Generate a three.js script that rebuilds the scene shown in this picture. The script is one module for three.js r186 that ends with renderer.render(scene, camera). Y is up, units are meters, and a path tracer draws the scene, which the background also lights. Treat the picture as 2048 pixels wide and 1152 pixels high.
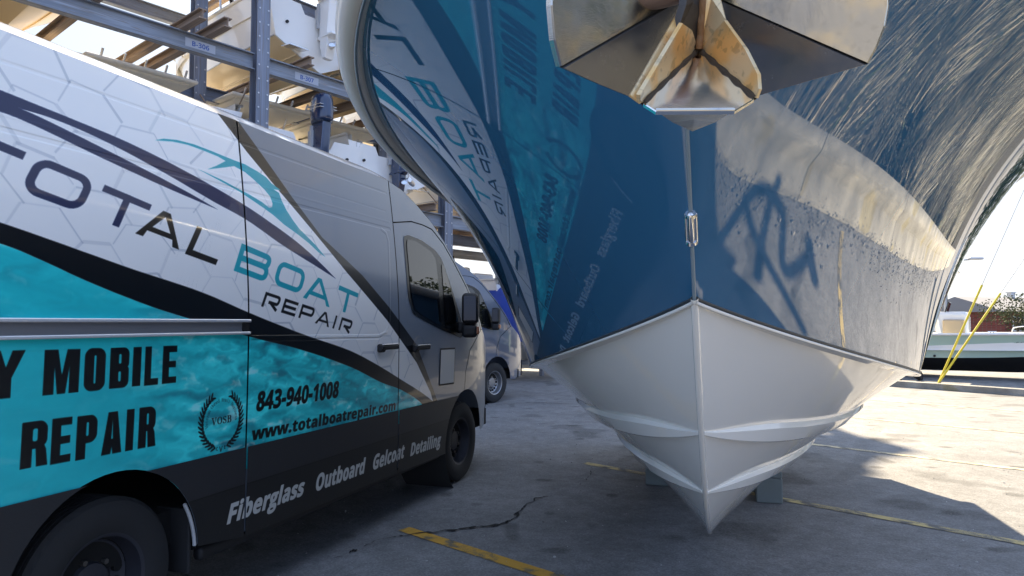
import * as THREE from 'three';
import { mergeGeometries, mergeVertices, toCreasedNormals } from 'three/addons/utils/BufferGeometryUtils.js';
import { RoundedBoxGeometry } from 'three/addons/geometries/RoundedBoxGeometry.js';
import { TessellateModifier } from 'three/addons/modifiers/TessellateModifier.js';

/* ---------------- camera, sky, sun, exposure ---------------- */
const scene = new THREE.Scene();
const camera = new THREE.PerspectiveCamera(45.2, 16 / 9, 0.05, 900);
camera.position.set(0, 1.45, 0);
camera.rotation.x = 2.855 * Math.PI / 180;
const renderer = new THREE.WebGLRenderer({ antialias: true });
renderer.setSize(1024, 576);
renderer.toneMapping = THREE.LinearToneMapping;
renderer.toneMappingExposure = 5.4;
renderer.shadowMap.enabled = true;
renderer.shadowMap.type = THREE.PCFSoftShadowMap;
const SUN = new THREE.Vector3(0.02, 1, -1.12).normalize();

function rng(seed) { let s = seed >>> 0; return () => { s = (s + 0x6D2B79F5) >>> 0; let t = Math.imul(s ^ (s >>> 15), 1 | s); t = (t + Math.imul(t ^ (t >>> 7), 61 | t)) ^ t; return ((t ^ (t >>> 14)) >>> 0) / 4294967296; }; }
const hash2 = (x, y) => { let h = Math.imul(x | 0, 374761393) ^ Math.imul(y | 0, 668265263); h = Math.imul(h ^ (h >>> 13), 1274126177); return ((h ^ (h >>> 16)) >>> 0) / 4294967296; };
const mod = (a, n) => ((a % n) + n) % n;
function vnoise(x, y, px, py) {          // value noise that repeats after px, py cells
  const xi = Math.floor(x), yi = Math.floor(y), fx = x - xi, fy = y - yi, sx = fx * fx * (3 - 2 * fx), sy = fy * fy * (3 - 2 * fy);
  const a = hash2(mod(xi, px), mod(yi, py)), b = hash2(mod(xi + 1, px), mod(yi, py)), c = hash2(mod(xi, px), mod(yi + 1, py)), d = hash2(mod(xi + 1, px), mod(yi + 1, py));
  return (a + (b - a) * sx) * (1 - sy) + (c + (d - c) * sx) * sy;
}
function fbm(x, y, px, py, oct = 4) { let s = 0, a = 0.5, n = 0; for (let i = 0; i < oct; i++) { s += a * vnoise(x + 17.3 * i, y + 9.1 * i, px, py); n += a; a *= 0.5; x *= 2; y *= 2; px *= 2; py *= 2; } return s / n; }
const clamp = (x, a = 0, b = 1) => Math.min(b, Math.max(a, x)), lerp = (a, b, t) => a + (b - a) * t, smooth = (a, b, x) => { const t = clamp((x - a) / (b - a)); return t * t * (3 - 2 * t); };

{ // sky: hazy bright morning, pale blue above, whiter towards the horizon and round the sun, thin cloud
  const W = 1024, H = 512, d = new Float32Array(W * H * 4);
  for (let j = 0; j < H; j++) for (let i = 0; i < W; i++) {
    const el = ((j + 0.5) / H - 0.5) * Math.PI, az = ((i + 0.5) / W - 0.5) * 2 * Math.PI;
    const v = [Math.cos(el) * Math.cos(az), Math.sin(el), Math.cos(el) * Math.sin(az)];
    const up = Math.max(0, v[1]), cs = v[0] * SUN.x + v[1] * SUN.y + v[2] * SUN.z, g = Math.acos(clamp(cs, -1, 1));
    const t = Math.pow(1 - up, 3.2);
    const face = 0.5 - 0.5 * v[2], w = smooth(0.25, 0.93, face), t2 = t * (0.3 + 0.7 * w);
    let r = lerp(lerp(0.105, 0.118, w), lerp(0.225, 0.215, w), t2), gg = lerp(lerp(0.158, 0.152, w), lerp(0.268, 0.218, w), t2), b = lerp(lerp(0.285, 0.200, w), lerp(0.345, 0.215, w), t2);
    const glow = 0.30 * Math.exp(-g * g / 0.14) + 0.05 * Math.exp(-g / 0.5);
    r += glow; gg += glow * 0.97; b += glow * 0.9;
    const k = 1.6 / (0.35 + up), cl = smooth(0.46, 0.75, fbm(8 + v[0] * k, 8 + v[2] * k, 64, 64, 5)) * smooth(0, 0.12, up) * (0.3 + 0.4 * w);
    r = lerp(r, 0.185 + glow * 0.6, cl); gg = lerp(gg, 0.190 + glow * 0.6, cl); b = lerp(b, 0.205 + glow * 0.55, cl);
    if (v[1] < 0) { const m = smooth(0, -0.05, v[1]); r = lerp(r, 0.10, m); gg = lerp(gg, 0.095, m); b = lerp(b, 0.085, m); }
    const o = (j * W + i) * 4; d[o] = r; d[o + 1] = gg; d[o + 2] = b; d[o + 3] = 1;
  }
  const t = new THREE.DataTexture(d, W, H, THREE.RGBAFormat, THREE.FloatType);
  t.mapping = THREE.EquirectangularReflectionMapping; t.magFilter = t.minFilter = THREE.LinearFilter; t.colorSpace = THREE.LinearSRGBColorSpace; t.needsUpdate = true;
  scene.background = t; scene.environment = t;
}
const sun = new THREE.DirectionalLight(new THREE.Color(1.0, 0.83, 0.58), 3.2);
sun.position.copy(SUN).multiplyScalar(60).add(new THREE.Vector3(0, 0, -10)); sun.target.position.set(0, 0, -10); scene.add(sun.target);
sun.castShadow = true; sun.shadow.mapSize.set(2048, 2048); sun.shadow.radius = 1.2;
Object.assign(sun.shadow.camera, { left: -30, right: 30, top: 30, bottom: -30, near: 1, far: 160 });
scene.add(sun);

/* ---------------- helpers ---------------- */
const V = (x, y, z) => new THREE.Vector3(x, y, z);
const used = {};
const numbered = (n) => { const k = used[n] = (used[n] ?? -1) + 1; return k ? `${n}_${String(k).padStart(3, '0')}` : n; };
function mesh(name, geo, mat, parent = scene) { const m = new THREE.Mesh(geo, mat); m.name = parent === scene ? numbered(name) : name; m.castShadow = m.receiveShadow = true; parent.add(m); return m; }
function thing(name, label, category, [x, y, z] = [0, 0, 0], turn = 0, group) { const g = new THREE.Group(); g.name = numbered(name); g.position.set(x, y, z); g.rotation.y = turn; g.userData = { label, category }; if (group) g.userData.group = group; scene.add(g); return g; }
function structure(m) { m.userData.kind = 'structure'; return m; }
const std = (c, roughness = 0.6, metalness = 0, more = {}) => new THREE.MeshStandardMaterial({ color: Array.isArray(c) ? new THREE.Color().setRGB(...c) : new THREE.Color(c), roughness, metalness, ...more });
const phys = (c, roughness = 0.4, metalness = 0, more = {}) => new THREE.MeshPhysicalMaterial({ color: Array.isArray(c) ? new THREE.Color().setRGB(...c) : new THREE.Color(c), roughness, metalness, ...more });
const bx = (w, h, d, x = 0, y = 0, z = 0, rx = 0, ry = 0, rz = 0) => new THREE.BoxGeometry(w, h, d).applyMatrix4(new THREE.Matrix4().makeRotationFromEuler(new THREE.Euler(rx, ry, rz)).setPosition(x, y, z));
const rb = (w, h, d, r, x = 0, y = 0, z = 0, rx = 0, ry = 0, rz = 0, seg = 3) => new RoundedBoxGeometry(w, h, d, seg, Math.min(r, w / 2.01, h / 2.01, d / 2.01)).applyMatrix4(new THREE.Matrix4().makeRotationFromEuler(new THREE.Euler(rx, ry, rz)).setPosition(x, y, z));
const bare = (g) => { g = g.index ? g.toNonIndexed() : g; for (const k of Object.keys(g.attributes)) if (!['position', 'normal', 'uv'].includes(k)) g.deleteAttribute(k); return g; };
const join = (...gs) => mergeGeometries(gs.flat().map(bare));
const tube = (pts, r, seg = 24, rad = 8) => new THREE.TubeGeometry(new THREE.CatmullRomCurve3(pts.map((p) => (p.isVector3 ? p : V(...p)))), seg, r, rad, false);
function rod(a, b, r, rad = 8) { a = a.isVector3 ? a : V(...a); b = b.isVector3 ? b : V(...b); const d = b.clone().sub(a), g = new THREE.CylinderGeometry(r, r, d.length(), rad); g.applyQuaternion(new THREE.Quaternion().setFromUnitVectors(V(0, 1, 0), d.clone().normalize())); const c = a.clone().add(b).multiplyScalar(0.5); return g.translate(c.x, c.y, c.z); }
function bar(a, b, w, h) { // rectangular bar from a to b, h upright
  a = V(...a); b = V(...b); const d = b.clone().sub(a), g = new THREE.BoxGeometry(w, h, d.length()), m = new THREE.Matrix4().lookAt(a, b, V(0, 1, 0)); const c = a.clone().add(b).multiplyScalar(0.5); return g.applyMatrix4(m).translate(c.x, c.y, c.z);
}
function grid(nu, nv, f, flip = false) { // f(i/nu, j/nv) -> [x, y, z, u, v]
  const p = [], uv = [], id = [];
  for (let j = 0; j <= nv; j++) for (let i = 0; i <= nu; i++) { const q = f(i / nu, j / nv); p.push(q[0], q[1], q[2]); uv.push(q[3] ?? i / nu, q[4] ?? j / nv); }
  for (let j = 0; j < nv; j++) for (let i = 0; i < nu; i++) { const a = j * (nu + 1) + i, b = a + 1, c = a + nu + 1, e = c + 1; if (flip) id.push(a, c, b, b, c, e); else id.push(a, b, c, b, e, c); }
  const g = new THREE.BufferGeometry(); g.setAttribute('position', new THREE.Float32BufferAttribute(p, 3)); g.setAttribute('uv', new THREE.Float32BufferAttribute(uv, 2)); g.setIndex(id); g.computeVertexNormals(); return g;
}
function polyline(pts) { // piecewise interpolation of [x, y, ...] by the first number
  return (x) => { if (x <= pts[0][0]) return pts[0][1]; for (let i = 1; i < pts.length; i++) if (x <= pts[i][0]) return lerp(pts[i - 1][1], pts[i][1], (x - pts[i - 1][0]) / (pts[i][0] - pts[i - 1][0])); return pts[pts.length - 1][1]; };
}
function canvasTexture(w, h, draw, srgb = true) { const c = document.createElement('canvas'); c.width = w; c.height = h; const x = c.getContext('2d'); draw(x, w, h); const t = new THREE.CanvasTexture(c); if (srgb) t.colorSpace = THREE.SRGBColorSpace; t.anisotropy = 8; t.wrapS = t.wrapT = THREE.RepeatWrapping; return t; }
function noiseTexture(n, f, srgb = false) { // f(x, y in 0..1) -> [r, g, b] 0..1 or a number
  const d = new Uint8Array(n * n * 4);
  for (let j = 0; j < n; j++) for (let i = 0; i < n; i++) { const v = f(i / n, j / n, i, j), o = (j * n + i) * 4; for (let k = 0; k < 3; k++) d[o + k] = 255 * clamp(Array.isArray(v) ? v[k] : v); d[o + 3] = 255; }
  const t = new THREE.DataTexture(d, n, n, THREE.RGBAFormat); t.wrapS = t.wrapT = THREE.RepeatWrapping; t.magFilter = THREE.LinearFilter; t.minFilter = THREE.LinearMipmapLinearFilter; t.generateMipmaps = true; if (srgb) t.colorSpace = THREE.SRGBColorSpace; t.needsUpdate = true; return t;
}
const world = (X, F, Y = 0) => [X, Y, -F];       // X right of, F ahead of where the picture was taken

/* ---------------- ground ---------------- */
const R0 = rng(7);
const asphaltBump = noiseTexture(1024, (x, y, i, j) => 0.45 * hash2(i, j) + 0.35 * vnoise(x * 420, y * 420, 420, 420) + 0.2 * fbm(x * 30, y * 30, 30, 30));
const asphaltMap = noiseTexture(2048, (x, y, i, j) => {
  const big = fbm(x * 5, y * 5, 5, 5, 5), mid = fbm(x * 40 + 3, y * 40, 40, 40, 3), gr = vnoise(x * 900, y * 900, 900, 900), fine = hash2(i + 9, j + 4);
  let v = 0.465 + (big - 0.5) * 0.14 + (mid - 0.5) * 0.09 + (gr - 0.5) * 0.11 + (fine - 0.5) * 0.07; v += (vnoise(x * 160, y * 160, 160, 160) - 0.5) * 0.05;
  { const dr = vnoise(x * 26 + 5, y * 26, 26, 26); v -= 0.12 * smooth(0.86, 0.97, dr); const tm = Math.abs(mod(x * 3 + y * 2 + 0.1 * fbm(x * 4, y * 4, 4, 4, 2), 1) - 0.5); v -= 0.035 * smooth(0.05, 0.02, tm) * smooth(0.4, 0.6, fbm(x * 6, y * 6 + 3, 6, 6, 3)); const sc = vnoise(x * 60 + 400 * (y - x), y * 6, 60, 6); v += 0.03 * smooth(0.9, 1, sc); }
  if (fine > 0.9975) v += 0.2; const oil = smooth(0.62, 0.75, fbm(x * 9 + 2, y * 9 + 7, 9, 9, 4)); v -= oil * 0.1;
  return [v * 0.985, v * 0.99, v * 1.0];
}, true);
const asphaltUV = (g, s = 7.3) => { const p = g.attributes.position, u = g.attributes.uv; for (let i = 0; i < p.count; i++) u.setXY(i, p.getX(i) / s, p.getZ(i) / s); return g; };
asphaltMap.repeat.set(1, 1);
const asphalt = std([0.97, 0.96, 0.95], 0.82, 0, { map: asphaltMap, bumpMap: asphaltBump, bumpScale: 0.004 });
{
  const g = grid(120, 120, (a, b) => { const s = (t) => Math.sign(t - 0.5) * Math.pow(Math.abs(t - 0.5) * 2, 2.2) * 420; return [s(a), 0, s(b), 0, 0]; }, true);
  structure(mesh('parking_lot', asphaltUV(g), asphalt));
}
const paintMap = (c1, wear) => noiseTexture(512, (x, y, i, j) => { const n = fbm(x * 12, y * 12, 12, 12, 4) + (hash2(i, j) - 0.5) * 0.35; const w = smooth(wear, wear + 0.12, n); return [lerp(c1[0], 0.36, w), lerp(c1[1], 0.355, w), lerp(c1[2], 0.345, w)]; }, true);
const yellowPaint = std([1, 1, 1], 0.75, 0, { map: paintMap([0.80, 0.60, 0.20], 0.58), bumpMap: asphaltBump, bumpScale: 0.003 });
const fadedPaint = std([1, 1, 1], 0.75, 0, { map: paintMap([0.80, 0.74, 0.60], 0.50), bumpMap: asphaltBump, bumpScale: 0.003 });
function stripe(name, a, b, w, m, label) {
  const d = V(b[0] - a[0], 0, -(b[1] - a[1])), L = d.length(), n = Math.ceil(L / 0.05), r = rng(name.length + a[0] * 100), side = V(-d.z, 0, d.x).normalize();
  const g = grid(n, 1, (i, j) => { const e = (j - 0.5) * (w + (r() - 0.5) * 0.008), q = V(a[0], 0.004, -a[1]).addScaledVector(d, i).addScaledVector(side, e); return [q.x, q.y, q.z, i * L / 0.9, j * w / 0.9]; });
  const o = mesh(name, g, m); structure(o); o.userData.label = label; return o;
}
stripe('painted_line', [-0.76, 4.94], [1.6, 2.76], 0.105, yellowPaint, 'yellow parking line in front of the van');
stripe('painted_line', [0.75, 7.22], [4.6, 3.38], 0.10, std([1, 1, 1], 0.75, 0, { map: paintMap([0.76, 0.68, 0.46], 0.46), bumpMap: asphaltBump, bumpScale: 0.003 }), 'worn yellow parking line passing under the bow');
stripe('painted_line', [2.2, 9.65], [5.6, 6.35], 0.10, fadedPaint, 'pale parking line right of the bow');
stripe('painted_line', [4.2, 11.62], [7.2, 8.7], 0.10, fadedPaint, 'second pale parking line right of the bow');
stripe('painted_line', [5.6, 14.2], [8.6, 11.1], 0.10, fadedPaint, 'farthest pale parking line by the kerb');
stripe('painted_line', [-2.9, 10.6], [-0.6, 8.3], 0.10, fadedPaint, 'faded line between the van and the boat');
{ // cracks in the lot: thin dark ragged slits
  const crackMat = std([0.012, 0.012, 0.013], 0.95);
  const crack = (pts, w0, seed) => { const r = rng(seed), P = []; for (let i = 0; i < pts.length - 1; i++) for (let k = 0; k < 9; k++) { const t = k / 9; P.push([lerp(pts[i][0], pts[i + 1][0], t) + (r() - 0.5) * 0.03, lerp(pts[i][1], pts[i + 1][1], t) + (r() - 0.5) * 0.045]); } P.push(pts[pts.length - 1]);
    const n = P.length - 1; const ws = P.map((_, i) => w0 * Math.pow(Math.sin(Math.PI * clamp((i + 0.6) / (n + 1.2))), 0.7) * (0.35 + 1.2 * r()));
    return grid(n, 1, (i, j) => { const k = Math.round(i * n), q = P[k]; return [q[0] + (j - 0.5) * ws[k] * 0.55, 0.0075, -(q[1] + (j - 0.5) * ws[k]), i, j]; }); };
  structure(mesh('pavement_crack', join(crack([[-0.86, 4.72], [-0.62, 4.83], [-0.33, 4.94], [-0.09, 5.02], [0.02, 5.2], [0.07, 5.46], [0.2, 5.78], [0.34, 5.84]], 0.05, 3), crack([[0.6, 6.2], [0.75, 6.7], [0.8, 7.0]], 0.018, 5), crack([[-1.1, 4.3], [-0.98, 4.5], [-0.86, 4.72]], 0.02, 8), crack([[-0.4, 12.2], [0.4, 12.6], [1.1, 12.4]], 0.03, 9)), crackMat));
}
{ const r = rng(91), N = 5200, g = new THREE.IcosahedronGeometry(1, 0), im = new THREE.InstancedMesh(g, std([1, 1, 1], 0.9), N), m = new THREE.Matrix4(), q = new THREE.Quaternion(), e = new THREE.Euler(), c = new THREE.Color();
  for (let i = 0; i < N; i++) { let X, F, s; if (i < 3800) { const along = Math.pow(r(), 1.2) * 17, patch = fbm(along * 0.9, 3.5, 64, 64, 3), off = -0.02 - Math.abs(r() + r() + r() - 1.5) * (0.2 + 0.55 * patch); X = 1.99 + 0.667 * along + 0.745 * (off - 0.16); F = -0.155 + 0.745 * along - 0.667 * (off - 0.16); s = 0.003 + 0.011 * r() * r(); } else { X = -2 + 8 * r(); F = 3.4 + 9 * r(); s = 0.0018 + 0.005 * r() * r(); }
    e.set(r() * 6, r() * 6, r() * 6); q.setFromEuler(e); m.compose(V(X, s * 0.4 + (i < 3800 ? 0.012 : 0), -F), q, V(s * (1 + r()), s * 0.7, s * (1 + r()))); im.setMatrixAt(i, m); const k = 0.2 + 0.3 * r(); im.setColorAt(i, c.setRGB(k, k * 0.97, k * 0.92)); }
  im.name = 'gravel'; im.userData = { kind: 'stuff', label: 'loose gravel and grit along the kerb and on the lot', category: 'gravel' }; im.castShadow = im.receiveShadow = true; scene.add(im); }
const kerbMap = noiseTexture(512, (x, y, i, j) => { const v = 0.62 + (fbm(x * 8, y * 8, 8, 8, 5) - 0.5) * 0.3 + (hash2(i, j) - 0.5) * 0.1; const yel = smooth(0.58, 0.66, fbm(x * 4 + 3, y * 4 + 1, 4, 4, 3)); return [v, v * lerp(0.98, 0.95, yel), v * lerp(0.92, 0.78, yel)]; }, true);
const kerbMat = std([1, 1, 1], 0.85, 0, { map: kerbMap, bumpMap: asphaltBump, bumpScale: 0.004 });
function kerb(a, b, flip) { // stones of 3 m, a gutter in front and a rounded top edge
  const d = V(b[0] - a[0], 0, -(b[1] - a[1])), L = d.length(), side = V(-d.z, 0, d.x).normalize().multiplyScalar(flip ? -1 : 1); d.normalize();
  const prof = [[-0.34, 0.005], [-0.30, 0.02], [-0.05, 0.035], [-0.02, 0.12], [0.01, 0.14], [0.14, 0.145], [0.16, 0.13], [0.16, -0.05]], gs = [];
  const n = Math.max(1, Math.round(L / 3));
  const k = mesh('kerb', new THREE.BufferGeometry(), kerbMat);
  for (let s = 0; s < n; s++) { const t0 = s * L / n + 0.006, t1 = (s + 1) * L / n - 0.006; gs.push(grid(prof.length - 1, 6, (i, j) => { const q = prof[Math.round(i * (prof.length - 1))], t = lerp(t0, t1, j); return [a[0] + d.x * t + side.x * q[0], q[1], -a[1] + d.z * t + side.z * q[0], (s * 1.7 + i * 0.6) , t / 2]; }, !flip)); }
  k.geometry = toCreasedNormals(join(gs), 0.7); structure(k); return k;
}
kerb([1.99, -0.155], [19, 18.84], false).userData.label = 'pale concrete kerb along the dry grass';
kerb([11.75, 11.6], [7.2, 18.0], true).userData.label = 'concrete kerb in front of the pale green boat';
{ // dry verge right of the kerb
  const soil = std([1, 1, 1], 0.95, 0, { map: noiseTexture(512, (x, y, i, j) => { const v = fbm(x * 14, y * 14, 14, 14, 4), f = hash2(i, j); return [0.10 + v * 0.16 + f * 0.08, 0.095 + v * 0.15 + f * 0.07, 0.085 + v * 0.12 + f * 0.06]; }, true), bumpMap: asphaltBump, bumpScale: 0.02 });
  const s = new THREE.Shape([new THREE.Vector2(2.09, -0.24), new THREE.Vector2(19.1, 18.75), new THREE.Vector2(60, 14), new THREE.Vector2(60, -40), new THREE.Vector2(6, -40)]);
  const g = new THREE.ShapeGeometry(s); g.rotateX(-Math.PI / 2); g.translate(0, 0.085, 0); asphaltUV(g, 2.2);
  structure(mesh('verge', g, soil));
  const r = rng(21), N = 90000, blade = new THREE.BufferGeometry();
  blade.setAttribute('position', new THREE.Float32BufferAttribute([-0.005, 0, 0, 0.005, 0, 0, -0.0035, 0.012, 0.09, 0.0035, 0.012, 0.09, 0, 0.016, 0.2], 3)); blade.setIndex([0, 1, 2, 1, 3, 2, 2, 3, 4]); blade.computeVertexNormals();
  const im = new THREE.InstancedMesh(blade, std([1, 1, 1], 0.8, 0, { side: THREE.DoubleSide }), N), m = new THREE.Matrix4(), q = new THREE.Quaternion(), e = new THREE.Euler(), c = new THREE.Color();
  const kd = [0.667, 0.745], kn = [0.745, -0.667];
  for (let i = 0; i < N; i++) {
    const along = Math.pow(r(), 1.3) * 19 - 0.3, off = 0.17 + Math.pow(r(), 1.4) * 7.5, X = 1.99 + kd[0] * along + kn[0] * off, F = -0.155 + kd[1] * along + kn[1] * off;
    const clump = fbm(X * 1.7 + 40, F * 1.7 + 40, 400, 400, 3), dir = 0.7 + (clump - 0.5) * 4 + (r() - 0.5) * 0.9, s = 0.6 + r() * 1.5;
    e.set(-(0.1 + 0.75 * r() * r()), dir, (r() - 0.5) * 0.8, 'YXZ'); q.setFromEuler(e); m.compose(V(X, 0.085, -F), q, V(s * (0.7 + r()), s, s)); im.setMatrixAt(i, m);
    const hi = r() < 0.07 + 0.36 * smooth(0.5, 0.75, clump), k = hi ? 0.7 + 0.6 * r() : 0.12 + 0.2 * r(); if (r() < 0.12) c.setRGB(0.10 * k, 0.13 * k, 0.04 * k); else c.setRGB(0.50 * k, 0.46 * k, 0.36 * k); im.setColorAt(i, c);
  }
  im.name = 'dry_grass'; im.userData = { kind: 'stuff', label: 'dry straw coloured grass and clippings beyond the kerb', category: 'grass' }; im.castShadow = im.receiveShadow = true; scene.add(im);
}

/* ---------------- vans ---------------- */
const DEG = Math.PI / 180;
const dark = std([0.012, 0.012, 0.013], 0.6), rubber = std([0.018, 0.018, 0.019], 0.75), black = std([0.006, 0.006, 0.006], 0.9);
const chrome = std([0.75, 0.75, 0.76], 0.12, 1), steel = std([0.5, 0.5, 0.5], 0.35, 1);
const tyreMat = std([0.02, 0.02, 0.021], 0.8, 0, { bumpMap: noiseTexture(256, (x, y, i, j) => 0.5 + 0.5 * Math.sin(x * Math.PI * 2 * 40) * (y < 0.12 || y > 0.88 ? 0 : 1) + 0.1 * hash2(i, j)), bumpScale: 0.003 });
const HALF = 0.99;
const vanInset = (h) => (h < 1.4 ? 0.012 * Math.pow(clamp((1.4 - h) / 1.0), 2) : 0.10 * Math.pow((h - 1.4) / 1.1, 1.6));
const vanTaper = (u) => (u > -0.1 ? 0.24 * Math.pow((u + 0.1) / 1.18, 2.3) : 0);
const vanX = (u, h) => HALF - vanInset(h) - vanTaper(u);
// edge between side and roof, windscreen, bonnet, nose: [u ahead of the front axle, height]
const EDGE = [[-4.98, 2.52], [-3.5, 2.528], [-1.7, 2.528], [-1.31, 2.525], [-1.1, 2.49], [-0.87, 2.41], [-0.63, 2.305], [-0.42, 2.175], [-0.22, 2.02], [0.03, 1.81], [0.28, 1.59], [0.5, 1.385], [0.7, 1.29], [0.88, 1.2], [1.0, 1.09], [1.06, 0.95], [1.08, 0.75], [1.08, 0.42]];
const arcPts = (cu, ch, r, a0, a1, n = 28) => Array.from({ length: n + 1 }, (_, i) => { const a = lerp(a0, a1, i / n) * DEG; return [cu + r * Math.cos(a), ch + r * Math.sin(a)]; });
const WRAP = { u0: -5, u1: 1.1, h0: 0.3, h1: 2.6 }, CLAD = { u0: -3.2, u1: -0.4, h0: 0.34, h1: 0.82 };
function sidePatch(pts, off = 0, max = 0.07, map = WRAP, holes = []) {
  const s = new THREE.Shape(pts.map((p) => new THREE.Vector2(...p)));
  for (const h of holes) s.holes.push(new THREE.Path(h.map((p) => new THREE.Vector2(...p))));
  let g = new THREE.ShapeGeometry(s, 12); g.deleteAttribute('normal'); g.deleteAttribute('uv');
  g = new TessellateModifier(max, 9).modify(g.toNonIndexed());
  const p = g.attributes.position, n = [], uv = [], e = 1e-3;
  for (let i = 0; i < p.count; i++) {
    const u = p.getX(i), h = p.getY(i), dxu = (vanX(u + e, h) - vanX(u - e, h)) / (2 * e), dxh = (vanX(u, h + e) - vanX(u, h - e)) / (2 * e);
    const N = V(1, -dxh, dxu).normalize(); n.push(N.x, N.y, N.z); uv.push((u - map.u0) / (map.u1 - map.u0), (h - map.h0) / (map.h1 - map.h0));
    p.setXYZ(i, vanX(u, h) + off * N.x, h + off * N.y, -u + off * N.z);
  }
  g.setAttribute('normal', new THREE.Float32BufferAttribute(n, 3)); g.setAttribute('uv', new THREE.Float32BufferAttribute(uv, 2));
  return g;
}
const mirrorX = (g) => { g = g.clone(); g.scale(-1, 1, 1); const n = g.attributes.normal; for (let i = 0; i < n.count; i++) n.setX(i, n.getX(i)); if (g.index) { const a = g.index.array; for (let i = 0; i < a.length; i += 3) { const t = a[i]; a[i] = a[i + 2]; a[i + 2] = t; } } else { for (const k of ['position', 'normal', 'uv']) { const A = g.attributes[k], s = A.itemSize; for (let i = 0; i < A.count; i += 3) for (let c = 0; c < s; c++) { const t = A.array[i * s + c]; A.array[i * s + c] = A.array[(i + 2) * s + c]; A.array[(i + 2) * s + c] = t; } } } return g; };
function shell(k0, k1, n, s0 = -1, s1 = 1, lift = 0, ns = 36) { // roof, windscreen and bonnet, from EDGE index k0 to k1
  const c = new THREE.CatmullRomCurve3(EDGE.map((q) => V(q[0], q[1], 0)), false, 'centripetal');
  return grid(ns, n, (a, b) => {
    const t = lerp(k0, k1, b) / (EDGE.length - 1), q = c.getPoint(t), T = c.getTangent(t), s = lerp(s0, s1, a), u = q.x;
    const crown = lerp(lerp(0.19, 0.15, smooth(-1.6, -0.4, u)), 0.13, smooth(0.4, 0.9, u)) * (1 - Math.pow(Math.abs(s), u < -1 ? 3.5 : 3)) + lift;
    return [s * vanX(u, q.y), q.y + T.x * crown, -(u - T.y * crown), (u - WRAP.u0) / (WRAP.u1 - WRAP.u0), (q.y - WRAP.h0) / (WRAP.h1 - WRAP.h0)];
  });
}
const quarterPts = [[-4.98, 0.4], ...arcPts(-3.73, 0.37, 0.465, 176, 4), [-2.956, 0.37], [-2.956, 2.531], [-4.98, 2.522]];
const slidePts = [[-2.944, 0.37], [-1.316, 0.37], [-1.316, 2.527], [-2.944, 2.531]];
const edgeH = polyline(EDGE.slice(0, 14));
const pillar = [[0.44, 1.37], [0.28, 1.545], [0.03, 1.765], [-0.22, 1.975], [-0.42, 2.13], [-0.63, 2.235], [-0.8, 2.25]];
const doorPts = [[-1.304, 0.37], ...arcPts(0, 0.37, 0.465, 176, 96, 14), [-0.03, 1.0], [0.08, 1.2], [0.36, 1.35], ...pillar, [-1.0, 2.25], [-1.304, 2.2]];
const fenderPts = [...arcPts(0, 0.37, 0.465, 95, 3, 14), [1.06, 0.42], ...EDGE.slice(11, 17).reverse(), [0.46, 1.37], [0.37, 1.342], [0.09, 1.192], [-0.02, 0.995]];
const browPts = [[-1.304, 2.21], [-1.0, 2.26], [-0.8, 2.26], [-0.62, 2.245], [-0.41, 2.14], [-0.21, 1.985], [0.04, 1.775], [0.29, 1.555], [0.455, 1.385], [0.5, 1.385], ...EDGE.slice(3, 11).reverse(), [-1.304, 2.52]];
const doorGlass = [[-1.133, 2.096], [-0.971, 2.102], [-0.692, 2.04], [-0.617, 1.979], [-0.587, 1.429], [-0.675, 1.438], [-0.949, 1.51], [-1.067, 1.556], [-1.116, 1.663]];
const quarterGlass = [[-0.513, 1.954], [-0.454, 1.941], [-0.196, 1.428], [-0.23, 1.374], [-0.361, 1.384], [-0.497, 1.407]];
const glassRim = [[-1.17, 2.115], [-1.084, 2.137], [-0.861, 2.123], [-0.61, 2.065], [-0.483, 1.999], [-0.082, 1.382], [-0.128, 1.31], [-0.296, 1.34], [-0.557, 1.386], [-0.889, 1.462], [-1.086, 1.516], [-1.159, 1.638]];
const round = (pts, f = 0.22) => pts.flatMap((p, i) => { const a = pts[(i + pts.length - 1) % pts.length], b = pts[(i + 1) % pts.length], A = [lerp(p[0], a[0], f), lerp(p[1], a[1], f)], B = [lerp(p[0], b[0], f), lerp(p[1], b[1], f)]; return [0, 0.25, 0.5, 0.75, 1].map((t) => [0, 1].map((k) => (1 - t) * (1 - t) * A[k] + 2 * t * (1 - t) * p[k] + t * t * B[k])); });
const tyreGeo = (() => { const p = [[0.205, -0.1], [0.235, -0.113], [0.27, -0.118], [0.31, -0.117], [0.342, -0.108], [0.356, -0.09]]; for (let k = -3; k <= 3; k++) { const y = k * 0.026; p.push([0.3605, y - 0.009], [0.3605, y + 0.009], [0.352, y + 0.0105], [0.352, y + 0.0155]); } p.pop(); p.pop(); p.push([0.356, 0.09], [0.342, 0.108], [0.31, 0.117], [0.27, 0.118], [0.235, 0.113], [0.205, 0.1]); const g = new THREE.LatheGeometry(p.map((q) => new THREE.Vector2(...q)), 64); g.rotateZ(-Math.PI / 2); return toCreasedNormals(g, 0.6); })();
const rimGeo = (() => { const g = new THREE.LatheGeometry([[0, 0.045], [0.06, 0.047], [0.085, 0.042], [0.098, 0.012], [0.125, 0.004], [0.165, 0.022], [0.178, 0.03], [0.186, 0.02], [0.192, 0.05], [0.2, 0.098], [0.214, 0.104], [0.218, 0.098], [0.212, 0.07], [0.212, -0.09]].map((q) => new THREE.Vector2(...q)), 56); g.rotateZ(-Math.PI / 2); return toCreasedNormals(g, 0.5); })();
const holeGeo = new THREE.CylinderGeometry(0.021, 0.021, 0.02, 18).rotateZ(Math.PI / 2), nutGeo = new THREE.CylinderGeometry(0.011, 0.012, 0.03, 6).rotateZ(Math.PI / 2);
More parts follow.
